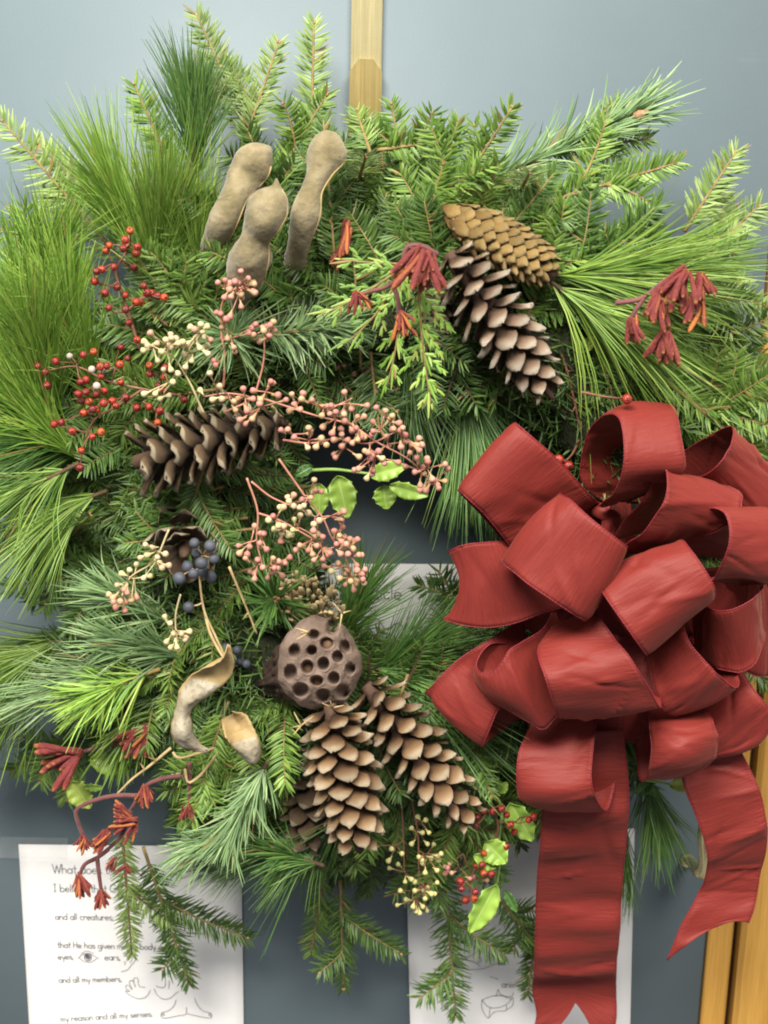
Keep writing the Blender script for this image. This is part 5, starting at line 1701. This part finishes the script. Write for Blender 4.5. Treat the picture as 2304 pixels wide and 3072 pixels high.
# ------------------------------------------------------------------ dry husk shells
def husk(label, sections, seed, cups):
    rg = np.random.default_rng(seed)
    nl_, nw = 40, 12
    A = resample([s[0] for s in sections], nl_)
    B = resample([s[1] for s in sections], nl_)
    root = thing('seed_husk', label, 'seed husk', A[0], 'dry open seed husks')
    v, uv = [], []
    for i in range(nl_):
        ac = B[i] - A[i]
        w = np.linalg.norm(ac)
        tg = nrmz(A[min(i + 1, nl_ - 1)] + B[min(i + 1, nl_ - 1)] - A[max(i - 1, 0)] - B[max(i - 1, 0)])
        n = nrmz(np.cross(tg, ac))
        if n[1] > 0:
            n = -n
        for j in range(nw + 1):
            s = j / nw
            cup = np.interp(i / (nl_ - 1), np.linspace(0, 1, len(cups)), cups)
            v.append(A[i] + ac * s + n * w * cup * math.sin(PI * s) + rg.normal(size=3) * .0003)
            inner = 1.0 if cup < -.02 else max(0, (abs(2 * s - 1) - .72) / .28)
            uv.append((i / nl_, inner))
    f = [(i * (nw + 1) + j, i * (nw + 1) + j + 1, (i + 1) * (nw + 1) + j + 1, (i + 1) * (nw + 1) + j) for i in range(nl_ - 1) for j in range(nw)]
    o = mk('shell', v, f, M['husk'], root, uv)
    m = o.modifiers.new('s', 'SOLIDIFY'); m.thickness = .0009; m.offset = 0
    return root


h = husk('long curled grey husk with a yellow rim and upturned point', [(Z5(985, 695, .17), Z5(992, 700, .17)), (Z5(955, 765, .172), Z5(1012, 780, .165)), (Z5(880, 800, .168), Z5(985, 850, .16)), (Z5(805, 845, .162), Z5(915, 905, .158)),
     (Z5(775, 900, .158), Z5(850, 950, .158)), (Z5(762, 960, .156), Z5(822, 1000, .156)), (Z5(745, 1020, .158), Z5(828, 1030, .156)), (Z5(738, 1075, .16), Z5(832, 1060, .152)), (Z5(770, 1130, .158), Z5(850, 1105, .15)), (Z5(890, 1165, .15), Z5(905, 1155, .148))], 1, (-.3, -.4, -.35, .1, .4, .45, .5, .4, .1))
mk('stalk', *tube(resample([Z5(885, 560, .15), Z5(905, 640, .155), Z5(945, 720, .158), Z5(980, 775, .16)], 16), .0013, 6), M['tan_stem'], h)
g = Geo()
for pts in ([(620, 330), (660, 250), (700, 170)], [(660, 250), (770, 190), (760, 130)]):
    pass
h = husk('short cupped grey husk beside the long curled one', [(Z5(955, 1020, .135), Z5(1000, 985, .14)), (Z5(960, 1055, .145), Z5(1062, 1000, .14)), (Z5(975, 1095, .152), Z5(1090, 1045, .142)), (Z5(995, 1130, .15), Z5(1115, 1100, .142)), (Z5(1030, 1165, .145), Z5(1130, 1160, .138)), (Z5(1065, 1195, .135), Z5(1120, 1200, .132))], 2, (-.5, -.5, -.3, .3, .5, .3))
mk('stalk', *tube(resample([ZK(1540, 510, .12), ZK(1380, 690, .122), ZK(1345, 710, .122), ZK(1315, 610, .122)], 14), .0014, 6), M['tan_stem'], h)
mk('stalk', *tube(resample([ZK(1230, 490, .13), ZK(1250, 520, .132), ZK(1400, 500, .13), ZK(1520, 460, .13)], 14), .0013, 6), M['tan_stem'], h)

# tan dry twigs seen between the greens
def bare_twig(label, pts, zf, d, r, mat):
    p = resample([zf(x, y, d) for x, y in pts], 20)
    t = thing('bare_twig', label, 'bare twig', p[0], 'bare twigs in the wreath')
    mk('twig', *tube(p, np.linspace(r, r * .6, 20), 7), M[mat], t)
    rg = np.random.default_rng(len(label))
    g = Geo()
    for k in (5, 9, 13, 16):
        dd = nrmz(p[k + 1] - p[k] + rg.normal(size=3) * .6 * np.linalg.norm(p[k + 1] - p[k]))
        g.add(*tube(resample([p[k], p[k] + dd * .004, p[k] + dd * .008], 4), [r * .7, r * .6, r * .5, r * .2], 6))
    g.build('spur', M[mat], t)


bare_twig('straight tan twig slanting through the lower left greens', [(1215, 460), (1060, 590), (940, 680), (830, 790)], ZK, .115, .0016, 'tan_stem')
bare_twig('thin brown twig running down behind the pods to the berries', [(940, 560), (960, 700), (1075, 800)], ZL, .12, .0014, 'brown_stem')
bare_twig('thin tan twig left of the lotus pod', [(990, 360), (1040, 480), (1090, 600), (1110, 650)], Z5, .135, .0013, 'tan_stem')
bare_twig('brown twig hanging above the bow beside the open cone tip', [(760, 790), (790, 880), (815, 980), (850, 1150)], Z4, .11, .0013, 'brown_stem')

# ------------------------------------------------------------------ holly
def holly_leaf(name, parent, base, tip, width, mat, bend, seed, spines=4, nrm=None):
    rg = np.random.default_rng(seed)
    ax = tip - base
    L = np.linalg.norm(ax)
    ax = ax / L
    nrm = nrmz(np.asarray(nrm if nrm is not None else VIEW, float) + rg.normal(size=3) * .2)
    side = nrmz(np.cross(ax, nrm)); up_ = np.cross(side, ax)
    ny, nx = 28, 8
    v, uv = [], []
    for i in range(ny + 1):
        t = i / ny
        w = width * .5 * (math.sin(PI * min(t, 1)**.85)**.75) + .0004
        saw = (t * spines * 1.0) % 1.0
        k = 1 + .28 * (saw**3) * (1 if .12 < t < .97 else 0)
        for j in range(nx + 1):
            s = j / nx * 2 - 1
            e = 1 + (k - 1) * abs(s)**3
            z = bend * L * math.sin(PI * t) * .5 - .18 * width * (1 - abs(s)) + .06 * width * math.sin(t * spines * 2 * PI) * abs(s) ** 2
            v.append(base + ax * L * t + side * s * w * e + up_ * z)
            uv.append((s, t))
    f = [(i * (nx + 1) + j, i * (nx + 1) + j + 1, (i + 1) * (nx + 1) + j + 1, (i + 1) * (nx + 1) + j) for i in range(ny) for j in range(nx)]
    o = mk(name, v, f, mat, parent, uv)
    m = o.modifiers.new('s', 'SOLIDIFY'); m.thickness = .0005; m.offset = 0
    return o


def holly(label, zf, stem, leaves, d, scale, seed):
    root = thing('holly_sprig', label, 'holly sprig', zf(stem[0][0], stem[0][1], d), 'holly sprigs')
    mk('stem', *tube(resample([zf(x, y, d) for x, y in stem], 18), np.linspace(.0017, .001, 18), 7), M['green_stem'], root)
    for k, (bx, by, tx, ty, w, mt, dd, bend) in enumerate(leaves):
        u = np.linalg.norm(zf(bx + 100, by, d) - zf(bx, by, d)) / 100
        holly_leaf('leaf', root, zf(bx, by, d + dd), zf(tx, ty, d + dd + .004), w * u, M[mt], bend, seed * 11 + k)


holly('bright holly sprig with toothed leaves hanging across the wreath opening', ZE, [(240, 722), (420, 715), (600, 735), (740, 750), (930, 700)],
      [(450, 768, 535, 1118, 215, 'holly', .006, .1), (290, 830, 300, 1095, 160, 'holly', -.008, .08), (830, 845, 860, 1045, 185, 'holly', 0, .1), (880, 850, 1200, 935, 125, 'holly', .008, .15), (720, 765, 1015, 685, 150, 'holly', .004, .1), (240, 690, 95, 770, 90, 'holly_dark', -.004, .1)], .11, 1, 1)
holly('holly sprig trailing down beside the glossy red berries', ZR, [(1350, 640), (1420, 780), (1405, 960), (1410, 1100), (1390, 1260)],
      [(1470, 750, 1610, 985, 165, 'holly', 0, .1), (1400, 1130, 1250, 1075, 110, 'holly', .012, .1), (1320, 990, 1450, 1120, 150, 'holly', .012, .12), (1390, 1255, 1220, 1555, 140, 'holly', .006, .12), (1440, 1290, 1515, 1425, 60, 'holly_dark', -.01, .1), (1350, 760, 1345, 880, 80, 'holly_dark', 0, .1), (1400, 680, 1455, 620, 60, 'holly', 0, .1)], .105, 1, 2)
holly('two holly leaves under the bow, one coloured bright yellow green as if lit', ZD, [(640, 1480), (760, 1500), (860, 1520)], [(850, 1530, 1075, 1505, 105, 'holly_yellow_lit', .012, .25), (700, 1490, 575, 1600, 110, 'holly_dark', -.006, .1)], .085, 1, 3)
holly('yellow green holly leaves at the lower left among wine red flowers', ZK, [(1000, 420), (860, 440), (700, 520), (560, 700)], [(640, 540, 950, 590, 165, 'holly', .004, .1), (505, 700, 640, 890, 165, 'holly_yellow_lit', -.004, .1), (770, 320, 830, 460, 120, 'holly', -.008, .1), (600, 740, 730, 740, 60, 'holly', .0, .1)], .085, 1, 4)
holly('dark holly leaves in shade above the bow, one tip coloured as if catching light', Z4, [(960, 780), (900, 840), (860, 1000)], [(850, 800, 905, 735, 50, 'holly_yellow_lit', .01, .2), (900, 770, 860, 960, 130, 'holly_dark', -.004, .15), (980, 800, 960, 970, 120, 'holly_dark', -.006, .1), (1060, 980, 1100, 1110, 90, 'holly_dark', -.01, .1), (1280, 1040, 1290, 1170, 110, 'holly_dark', -.01, .1)], .10, 1, 5)
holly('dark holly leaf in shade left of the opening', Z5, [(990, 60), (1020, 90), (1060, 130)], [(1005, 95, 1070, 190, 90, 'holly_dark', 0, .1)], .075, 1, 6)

# ------------------------------------------------------------------ the red ribbon bow
bow = thing('ribbon_bow', 'large red silk ribbon bow with many loops and two tails at the right', 'bow', Z6(930, 850, .08))


def ribbon(name, secs, seed, nl_=84, nw=22, wr=1.0, notch=None, belly=0.0):
    """secs: cross sections of 2 or 3 points (edge, middle, edge)"""
    rg = np.random.default_rng(seed)
    A = np.array([s[0] for s in secs]); B = np.array([s[-1] for s in secs])
    Md = np.array([s[1] if len(s) == 3 else (s[0] + s[-1]) / 2 for s in secs])
    # common parameter from the middle line
    ch = np.concatenate([[0], np.cumsum(np.linalg.norm(np.diff(Md, axis=0), axis=1) + .3 * np.linalg.norm(np.diff(A, axis=0), axis=1) + .3 * np.linalg.norm(np.diff(B, axis=0), axis=1))])

    def along(Pt):
        big = np.vstack([2 * Pt[0] - Pt[1], Pt, 2 * Pt[-1] - Pt[-2]])
        tt = np.concatenate([[ch[0] - (ch[1] - ch[0])], ch, [ch[-1] + (ch[-1] - ch[-2])]])
        x = np.linspace(0, ch[-1], nl_)
        out_ = []
        for q in x:
            i = int(np.clip(np.searchsorted(ch, q, 'right') - 1, 0, len(ch) - 2))
            t0_, t1_ = ch[i], ch[i + 1]
            h_ = t1_ - t0_
            p1_, p2_ = Pt[i], Pt[i + 1]
            m1 = (big[i + 2] - big[i]) / (tt[i + 2] - tt[i]) * h_
            m2 = (big[i + 3] - big[i + 1]) / (tt[i + 3] - tt[i + 1]) * h_
            t = (q - t0_) / h_
            out_.append((2 * t**3 - 3 * t**2 + 1) * p1_ + (t**3 - 2 * t**2 + t) * m1 + (-2 * t**3 + 3 * t**2) * p2_ + (t**3 - t**2) * m2)
        return np.array(out_)
    a, b, m = along(A), along(B), along(Md)
    s = np.linspace(0, 1, nw + 1)
    grid = a[:, None, :] * (2 * (s - .5) * (s - 1))[None, :, None] + m[:, None, :] * (4 * s * (1 - s))[None, :, None] + b[:, None, :] * (2 * s * (s - .5))[None, :, None]
    du = np.gradient(grid, axis=0); dv = np.gradient(grid, axis=1)
    n = nrmz(np.cross(du, dv))
    cum = np.concatenate([[0], np.cumsum(np.linalg.norm(np.diff(m, axis=0), axis=1))])
    wid = np.linalg.norm(b - a, axis=1).mean()
    X = cum[:, None]; Y = s[None, :] * wid
    disp = np.zeros((nl_, nw + 1))
    for k in range(7):
        fx = rg.uniform(40, 190); fy = rg.uniform(-45, 45)
        amp = .0010 * (90 / fx)**.8
        gate = .5 + .5 * np.sin(X * rg.uniform(12, 35) + Y * rg.uniform(-60, 60) + rg.uniform(0, 6))
        disp += amp * np.sin(X * fx + Y * fy + rg.uniform(0, 6)) * gate
    for k in range(2):
        disp += .0018 * np.sin(X * rg.uniform(14, 40) + Y * rg.uniform(-30, 30) + rg.uniform(0, 6))
    for k in range(15):          # creases, most of them across the band
        c0, c1 = rg.uniform(0, cum[-1]), rg.uniform(0, wid)
        an = rg.normal() * .5
        q = (X - c0) * math.cos(an) + (Y - c1) * math.sin(an)
        ln_ = (Y - c1) * math.cos(an) - (X - c0) * math.sin(an)
        sg = rg.uniform(.0011, .0036)
        disp += rg.choice([-1, 1]) * rg.uniform(.0009, .0024) * np.exp(-np.abs(q / sg)**1.4) * np.exp(-(ln_ / rg.uniform(.012, .03))**2)
    disp *= wr * 1.15
    edge = np.interp(s, [0, .07, .93, 1], [.55, 1, 1, .55])
    disp = disp * edge[None, :] + belly * (4 * s * (1 - s))[None, :]
    grid = grid + n * disp[:, :, None]
    if notch:
        # swallow tail: the end is cut to a V
        k0 = grid.shape[0]
        for j in range(nw + 1):
            cut = notch * (1 - abs(2 * s[j] - 1))
            x = np.linspace(0, 1, k0)
            e0 = 1 - 1.25 * notch / cum[-1]
            x2 = np.where(x < e0, x, e0 + (x - e0) * (1 - cut / cum[-1] / (1 - e0)))
            for c in range(3):
                grid[:, j, c] = np.interp(x2, x, grid[:, j, c])
    v = grid.reshape(-1, 3)
    uv = np.stack([np.broadcast_to(X, disp.shape) + seed * .37, np.broadcast_to(s[None, :] * .063, disp.shape)], 2).reshape(-1, 2)
    f = np.array([(i * (nw + 1) + j, (i + 1) * (nw + 1) + j, (i + 1) * (nw + 1) + j + 1, i * (nw + 1) + j + 1) for i in range(nl_ - 1) for j in range(nw)])
    o = mk(name, v, f, M['ribbon'], bow, uv)
    md = o.modifiers.new('s', 'SOLIDIFY'); md.thickness = .0005; md.offset = 0
    g = Geo()
    for e in (grid[:, 0], grid[:, -1]):
        L = np.sum(np.linalg.norm(np.diff(e, axis=0), axis=1))
        k = max(20, int(L / .0009))
        pth = resample(e[::3] if len(e) > 20 else e, k)
        pth[0], pth[-1] = e[0], e[-1]
        g.add(*tube(pth, .00062 * (1 + .35 * np.sin(np.arange(k) * PI * .667)), 5))
    h_ = g.build('hem', M['hem'], o)
    return o


def S(z, *p): return [z(x, y, .096 + .52 * (d - .04)) for x, y, d in p]


ribbon('ribbon_loop', [S(Z6, (980, 560, .09), (640, 820, .10)), S(Z6, (905, 500, .125), (537, 692, .135)), S(Z6, (740, 320, .16), (430, 560, .165)), S(Z6, (620, 215, .165), (352, 487, .17)), S(Z6, (573, 176, .155), (327, 466, .16)),
                       S(Z6, (590, 195, .135), (345, 490, .14)), S(Z6, (700, 310, .11), (440, 590, .115)), S(Z6, (900, 540, .075), (620, 800, .08))], 1)
ribbon('ribbon_loop', [S(Z6, (900, 640, .10), (680, 840, .10)), S(Z6, (790, 505, .14), (560, 770, .14)), S(Z6, (755, 468, .175), (640, 560, .182), (506, 770, .175)), S(Z6, (800, 500, .20), (690, 640, .21), (555, 810, .20)), S(Z6, (880, 572, .22), (625, 868, .22)), S(Z6, (965, 640, .228), (745, 947, .225)),
                       S(Z6, (1030, 690, .22), (835, 1003, .214)), S(Z6, (1043, 702, .20), (862, 1018, .195)), S(Z6, (1020, 700, .17), (850, 980, .165)), S(Z6, (960, 720, .13), (820, 900, .12))], 2)
ribbon('ribbon_loop', [S(Z6, (1000, 840, .12), (1200, 730, .12)), S(Z6, (930, 840, .165), (1060, 770, .16), (1240, 690, .165)), S(Z6, (907, 850, .195), (1070, 735, .195), (1288, 670, .195)), S(Z6, (940, 900, .22), (1130, 775, .225), (1325, 715, .22)), S(Z6, (990, 970, .238), (1372, 785, .235)),
                       S(Z6, (1070, 1085, .245), (1415, 858, .238)), S(Z6, (1120, 1155, .232), (1425, 905, .222)), S(Z6, (1131, 1167, .205), (1420, 925, .195)), S(Z6, (1110, 1120, .165), (1380, 900, .155)), S(Z6, (1060, 1020, .12), (1280, 850, .11))], 3)
ribbon('ribbon_loop', [S(Z6, (730, 1050, .14), (905, 975, .15)), S(Z6, (690, 1110, .165), (935, 1020, .175)), S(Z6, (665, 1152, .185), (830, 1112, .195), (995, 1097, .20)), S(Z6, (672, 1200, .21), (1025, 1135, .22)), S(Z6, (695, 1265, .225), (1075, 1205, .232)),
                       S(Z6, (720, 1345, .222), (1130, 1298, .23)), S(Z6, (743, 1420, .20), (1175, 1375, .215)), S(Z6, (750, 1432, .175), (950, 1446, .18), (1197, 1402, .195)), S(Z6, (765, 1400, .15), (1190, 1350, .16)), S(Z6, (800, 1250, .115), (1150, 1190, .13)), S(Z6, (850, 1100, .10), (1080, 1080, .11))], 4)
ribbon('ribbon_loop', [S(Z6, (720, 720, .10), (800, 960, .11)), S(Z6, (530, 684, .13), (620, 860, .14), (690, 992, .14)), S(Z6, (430, 689, .148), (500, 870, .15), (560, 1040, .148)), S(Z6, (340, 700, .15), (395, 870, .152), (420, 1056, .148)), S(Z6, (290, 722, .142), (335, 870, .146), (300, 1035, .138)),
                       S(Z6, (281, 733, .125), (326, 880, .135), (254, 1015, .125)), S(Z6, (300, 745, .105), (345, 880, .115), (285, 1000, .10)), S(Z6, (420, 760, .075), (480, 980, .075)), S(Z6, (640, 760, .05), (680, 940, .05))], 5)
ribbon('ribbon_loop', [S(Z6, (600, 1020, .10), (640, 1300, .095)), S(Z6, (450, 1108, .125), (570, 1350, .12)), S(Z6, (300, 1216, .145), (500, 1395, .145)), S(Z6, (215, 1300, .15), (300, 1400, .155), (450, 1500, .15)), S(Z6, (176, 1336, .14), (270, 1450, .145), (424, 1566, .138)),
                       S(Z6, (200, 1335, .12), (450, 1540, .118)), S(Z6, (330, 1290, .095), (520, 1490, .095)), S(Z6, (520, 1200, .065), (640, 1400, .065))], 6)
ribbon('ribbon_loop', [S(Z6, (740, 960, .125), (840, 1300, .12)), S(Z6, (690, 1060, .15), (790, 1400, .15)), S(Z6, (600, 1122, .172), (735, 1450, .165)), S(Z6, (540, 1155, .185), (600, 1330, .195), (682, 1496, .172)), S(Z6, (500, 1215, .188), (540, 1350, .19), (600, 1452, .165)), S(Z6, (458, 1252, .182), (490, 1340, .18), (530, 1410, .155)),
                       S(Z6, (425, 1245, .172), (450, 1320, .165), (490, 1385, .142)), S(Z6, (414, 1212, .158), (440, 1300, .148), (480, 1370, .125)), S(Z6, (435, 1160, .148), (520, 1300, .11)), S(Z6, (478, 1128, .14), (560, 1250, .10)), S(Z6, (560, 1130, .11), (640, 1250, .08))], 7)
ribbon('ribbon_loop', [S(Z6, (960, 520, .07), (1140, 520, .05)), S(Z6, (858, 430, .085), (1100, 430, .05)), S(Z6, (852, 320, .095), (1090, 280, .055)), S(Z6, (870, 225, .11), (1110, 160, .07)), S(Z6, (910, 163, .13), (1150, 88, .09)), S(Z6, (965, 139, .155), (1080, 82, .14), (1215, 85, .118)),
                       S(Z6, (1010, 155, .178), (1252, 110, .145)), S(Z6, (1034, 220, .198), (1268, 175, .17)), S(Z6, (1039, 310, .21), (1282, 270, .187)), S(Z6, (1028, 400, .208), (1293, 360, .19)), S(Z6, (995, 480, .192), (1240, 440, .172)), S(Z6, (950, 506, .165), (1150, 480, .145)), S(Z6, (930, 520, .13), (1050, 520, .11))], 8)
ribbon('ribbon_loop', [S(Z6, (1230, 440, .05), (1420, 620, .04)), S(Z6, (1270, 325, .07), (1480, 520, .05)), S(Z6, (1380, 243, .09), (1600, 430, .06)), S(Z6, (1465, 200, .115), (1680, 400, .075)), S(Z6, (1503, 191, .135), (1720, 400, .09)), S(Z6, (1512, 225, .155), (1735, 440, .105)),
                       S(Z6, (1490, 300, .17), (1720, 520, .115)), S(Z6, (1440, 370, .172), (1660, 600, .115)), S(Z6, (1392, 398, .158), (1560, 650, .105)), S(Z6, (1330, 420, .13), (1450, 640, .095))], 9)
ribbon('ribbon_loop', [S(Z6, (985, 690, .12), (1200, 640, .08)), S(Z6, (1030, 620, .14), (1250, 560, .09)), S(Z6, (1105, 510, .16), (1330, 450, .11)), S(Z6, (1165, 405, .172), (1400, 400, .13)), S(Z6, (1200, 352, .185), (1390, 385, .16), (1500, 440, .145)), S(Z6, (1221, 346, .196), (1400, 395, .178), (1548, 470, .158)),
                       S(Z6, (1231, 400, .21), (1550, 505, .172)), S(Z6, (1222, 480, .22), (1540, 570, .18)), S(Z6, (1180, 565, .22), (1450, 640, .175)), S(Z6, (1115, 640, .205), (1340, 670, .16)), S(Z6, (1042, 692, .175), (1230, 690, .14)), S(Z6, (1000, 705, .14), (1130, 700, .12))], 10)
ribbon('ribbon_loop', [S(Z6, (1190, 720, .13), (1480, 760, .08)), S(Z6, (1262, 655, .15), (1520, 700, .10)), S(Z6, (1335, 608, .17), (1580, 620, .12)), S(Z6, (1390, 557, .185), (1620, 560, .135)), S(Z6, (1430, 548, .198), (1680, 560, .15)), S(Z6, (1472, 570, .21), (1720, 590, .165)),
                       S(Z6, (1492, 640, .222), (1740, 660, .178)), S(Z6, (1482, 725, .225), (1740, 750, .18)), S(Z6, (1450, 800, .215), (1700, 830, .17)), S(Z6, (1420, 858, .195), (1560, 840, .175), (1640, 862, .15)), S(Z6, (1380, 860, .16), (1540, 880, .12))], 11)
ribbon('ribbon_loop', [S(Z6, (1330, 930, .10), (1370, 1140, .08)), S(Z6, (1400, 966, .15), (1430, 1225, .13)), S(Z6, (1450, 980, .168), (1490, 1248, .145)), S(Z6, (1510, 973, .178), (1540, 1256, .152)), S(Z6, (1580, 942, .18), (1600, 1225, .155)), S(Z6, (1635, 900, .168), (1640, 1160, .145)),
                       S(Z6, (1652, 865, .14), (1655, 1100, .115)), S(Z6, (1620, 838, .11), (1640, 1060, .085)), S(Z6, (1540, 840, .085), (1560, 1060, .06)), S(Z6, (1430, 880, .065), (1450, 1060, .05))], 12)
ribbon('ribbon_loop', [S(Z6, (1100, 1080, .10), (1260, 980, .11)), S(Z6, (1140, 1180, .13), (1300, 1052, .16)), S(Z6, (1165, 1290, .155), (1335, 1140, .182)), S(Z6, (1195, 1385, .162), (1400, 1212, .19)), S(Z6, (1240, 1428, .152), (1350, 1390, .165), (1470, 1282, .182)), S(Z6, (1290, 1425, .138), (1420, 1378, .155), (1515, 1313, .17)),
                       S(Z6, (1310, 1400, .118), (1534, 1290, .152)), S(Z6, (1300, 1320, .09), (1515, 1235, .13)), S(Z6, (1270, 1200, .07), (1480, 1170, .105)), S(Z6, (1240, 1100, .06), (1400, 1100, .08))], 13)
ribbon('ribbon_loop', [S(Z6, (1480, 1150, .07), (1300, 1330, .065)), S(Z6, (1563, 1262, .105), (1370, 1420, .09)), S(Z6, (1610, 1335, .122), (1400, 1510, .105)), S(Z6, (1655, 1388, .125), (1420, 1575, .11)), S(Z6, (1690, 1430, .112), (1600, 1560, .112), (1436, 1622, .10)), S(Z6, (1680, 1430, .09), (1440, 1610, .08)), S(Z6, (1580, 1330, .065), (1400, 1500, .06))], 14)
ribbon('ribbon_loop', [S(ZC, (1150, 1000, .08)) + S(ZD, (260, 880, .09)), S(ZC, (1010, 1160, .11)) + S(ZD, (245, 970, .12)), S(ZC, (935, 1330, .135)) + S(ZD, (222, 1160, .15)), S(ZC, (906, 1550, .145)) + S(ZD, (200, 1400, .165)), S(ZC, (915, 1700, .14)) + S(ZC, (1250, 1740, .165)) + S(ZD, (215, 1560, .165)),
                       S(ZC, (945, 1785, .125)) + S(ZC, (1270, 1850, .145)) + S(ZD, (250, 1665, .15)), S(ZC, (1020, 1828, .105)) + S(ZC, (1330, 1890, .12)) + S(ZD, (300, 1723, .132)), S(ZC, (1080, 1800, .085)) + S(ZD, (345, 1690, .115)), S(ZC, (1100, 1650, .065)) + S(ZD, (400, 1480, .095)), S(ZC, (1110, 1300, .055)) + S(ZD, (455, 1120, .085)), S(ZC, (1150, 1050, .05)) + S(ZD, (460, 900, .075))], 15)
ribbon('ribbon_loop', [S(ZD, (700, 780, .08), (1060, 760, .08)), S(ZD, (680, 930, .115), (920, 900, .125), (1150, 870, .115)), S(ZD, (685, 1060, .145), (950, 1040, .165), (1215, 995, .145)), S(ZD, (695, 1200, .158), (960, 1180, .185), (1242, 1130, .152)), S(ZD, (690, 1340, .155), (960, 1340, .178), (1238, 1250, .145)), S(ZD, (665, 1455, .135), (940, 1440, .15), (1215, 1320, .13)),
                       S(ZD, (635, 1502, .11), (880, 1492, .125), (1110, 1392, .11)), S(ZD, (600, 1460, .085), (1050, 1350, .085)), S(ZD, (570, 1250, .065), (1020, 1150, .065)), S(ZD, (520, 950, .055), (1000, 950, .055))], 16)
# deep loops that fill the heart of the bow
ribbon('ribbon_loop', [S(Z6, (760, 760, .07), (900, 560, .07)), S(Z6, (900, 800, .10), (1010, 560, .10)), S(Z6, (980, 720, .12), (960, 500, .115)), S(Z6, (1080, 700, .09), (1060, 520, .08))], 17)
ribbon('ribbon_loop', [S(Z6, (860, 1000, .08), (1180, 1180, .08)), S(Z6, (900, 900, .11), (1120, 1150, .12)), S(Z6, (960, 900, .10), (1250, 1130, .10)), S(Z6, (1100, 830, .07), (1400, 1020, .07))], 18)
ribbon('ribbon_loop', [S(Z6, (560, 1000, .07), (760, 1200, .07)), S(Z6, (700, 960, .10), (860, 1190, .11)), S(Z6, (820, 960, .09), (960, 1120, .09))], 19)
ribbon('ribbon_loop', [S(Z6, (1200, 820, .06), (1240, 1100, .06)), S(Z6, (1400, 800, .075), (1420, 1180, .075)), S(Z6, (1600, 780, .06), (1600, 1260, .06)), S(Z6, (1660, 900, .04), (1660, 1260, .04))], 20)
ribbon('ribbon_loop', [S(Z6, (640, 1240, .06), (700, 1500, .055)), S(Z6, (900, 1250, .075), (920, 1540, .07)), S(Z6, (1200, 1240, .07), (1180, 1540, .065)), S(Z6, (1420, 1200, .06), (1420, 1500, .055))], 21)
# tails
t1 = [(1195, 1590, 1345, 1580, .125), (1175, 1700, 1357, 1690, .125), (1169, 1790, 1354, 1790, .115), (1161, 1900, 1345, 1900, .10), (1157, 2000, 1338, 2000, .085), (1154, 2090, 1331, 2090, .07), (1152, 2150, 1331, 2150, .055), (1160, 2195, 1331, 2195, .054), (1148, 2240, 1322, 2240, .056), (1132, 2290, 1308, 2290, .058)]
ribbon('ribbon_tail', [[U(a_, y_, d_), U(b_, y2_, d_)] for a_, y_, b_, y2_, d_ in t1], 22, 130, 24, 1.3, notch=.062)
ribbon('ribbon_tail', [S(ZD, (900, 1180, .06), (1330, 1020, .07)), S(ZD, (940, 1420, .075), (1430, 1240, .085)), S(Z7, (165, 210, .085), (725, 45, .09)), S(Z7, (255, 430, .09), (805, 230, .092)), S(Z7, (322, 625, .088), (845, 430, .09)), S(Z7, (352, 790, .08), (858, 610, .08)), S(Z7, (345, 920, .068), (838, 790, .068)), S(Z7, (300, 1040, .055), (800, 950, .06)),
                       S(Z7, (215, 1190, .052), (770, 1120, .056)), S(Z7, (110, 1390, .058), (735, 1260, .06)), S(Z7, (5, 1662, .064), (400, 1390, .064), (702, 1340, .064))], 23, 110, 24, 1.0)
mk('knot', *tube(resample([Z6(900, 540, .12), Z6(955, 560, .135), Z6(985, 585, .13), Z6(950, 640, .12)], 20), np.linspace(.006, .009, 20), 10), M['ribbon'], bow)
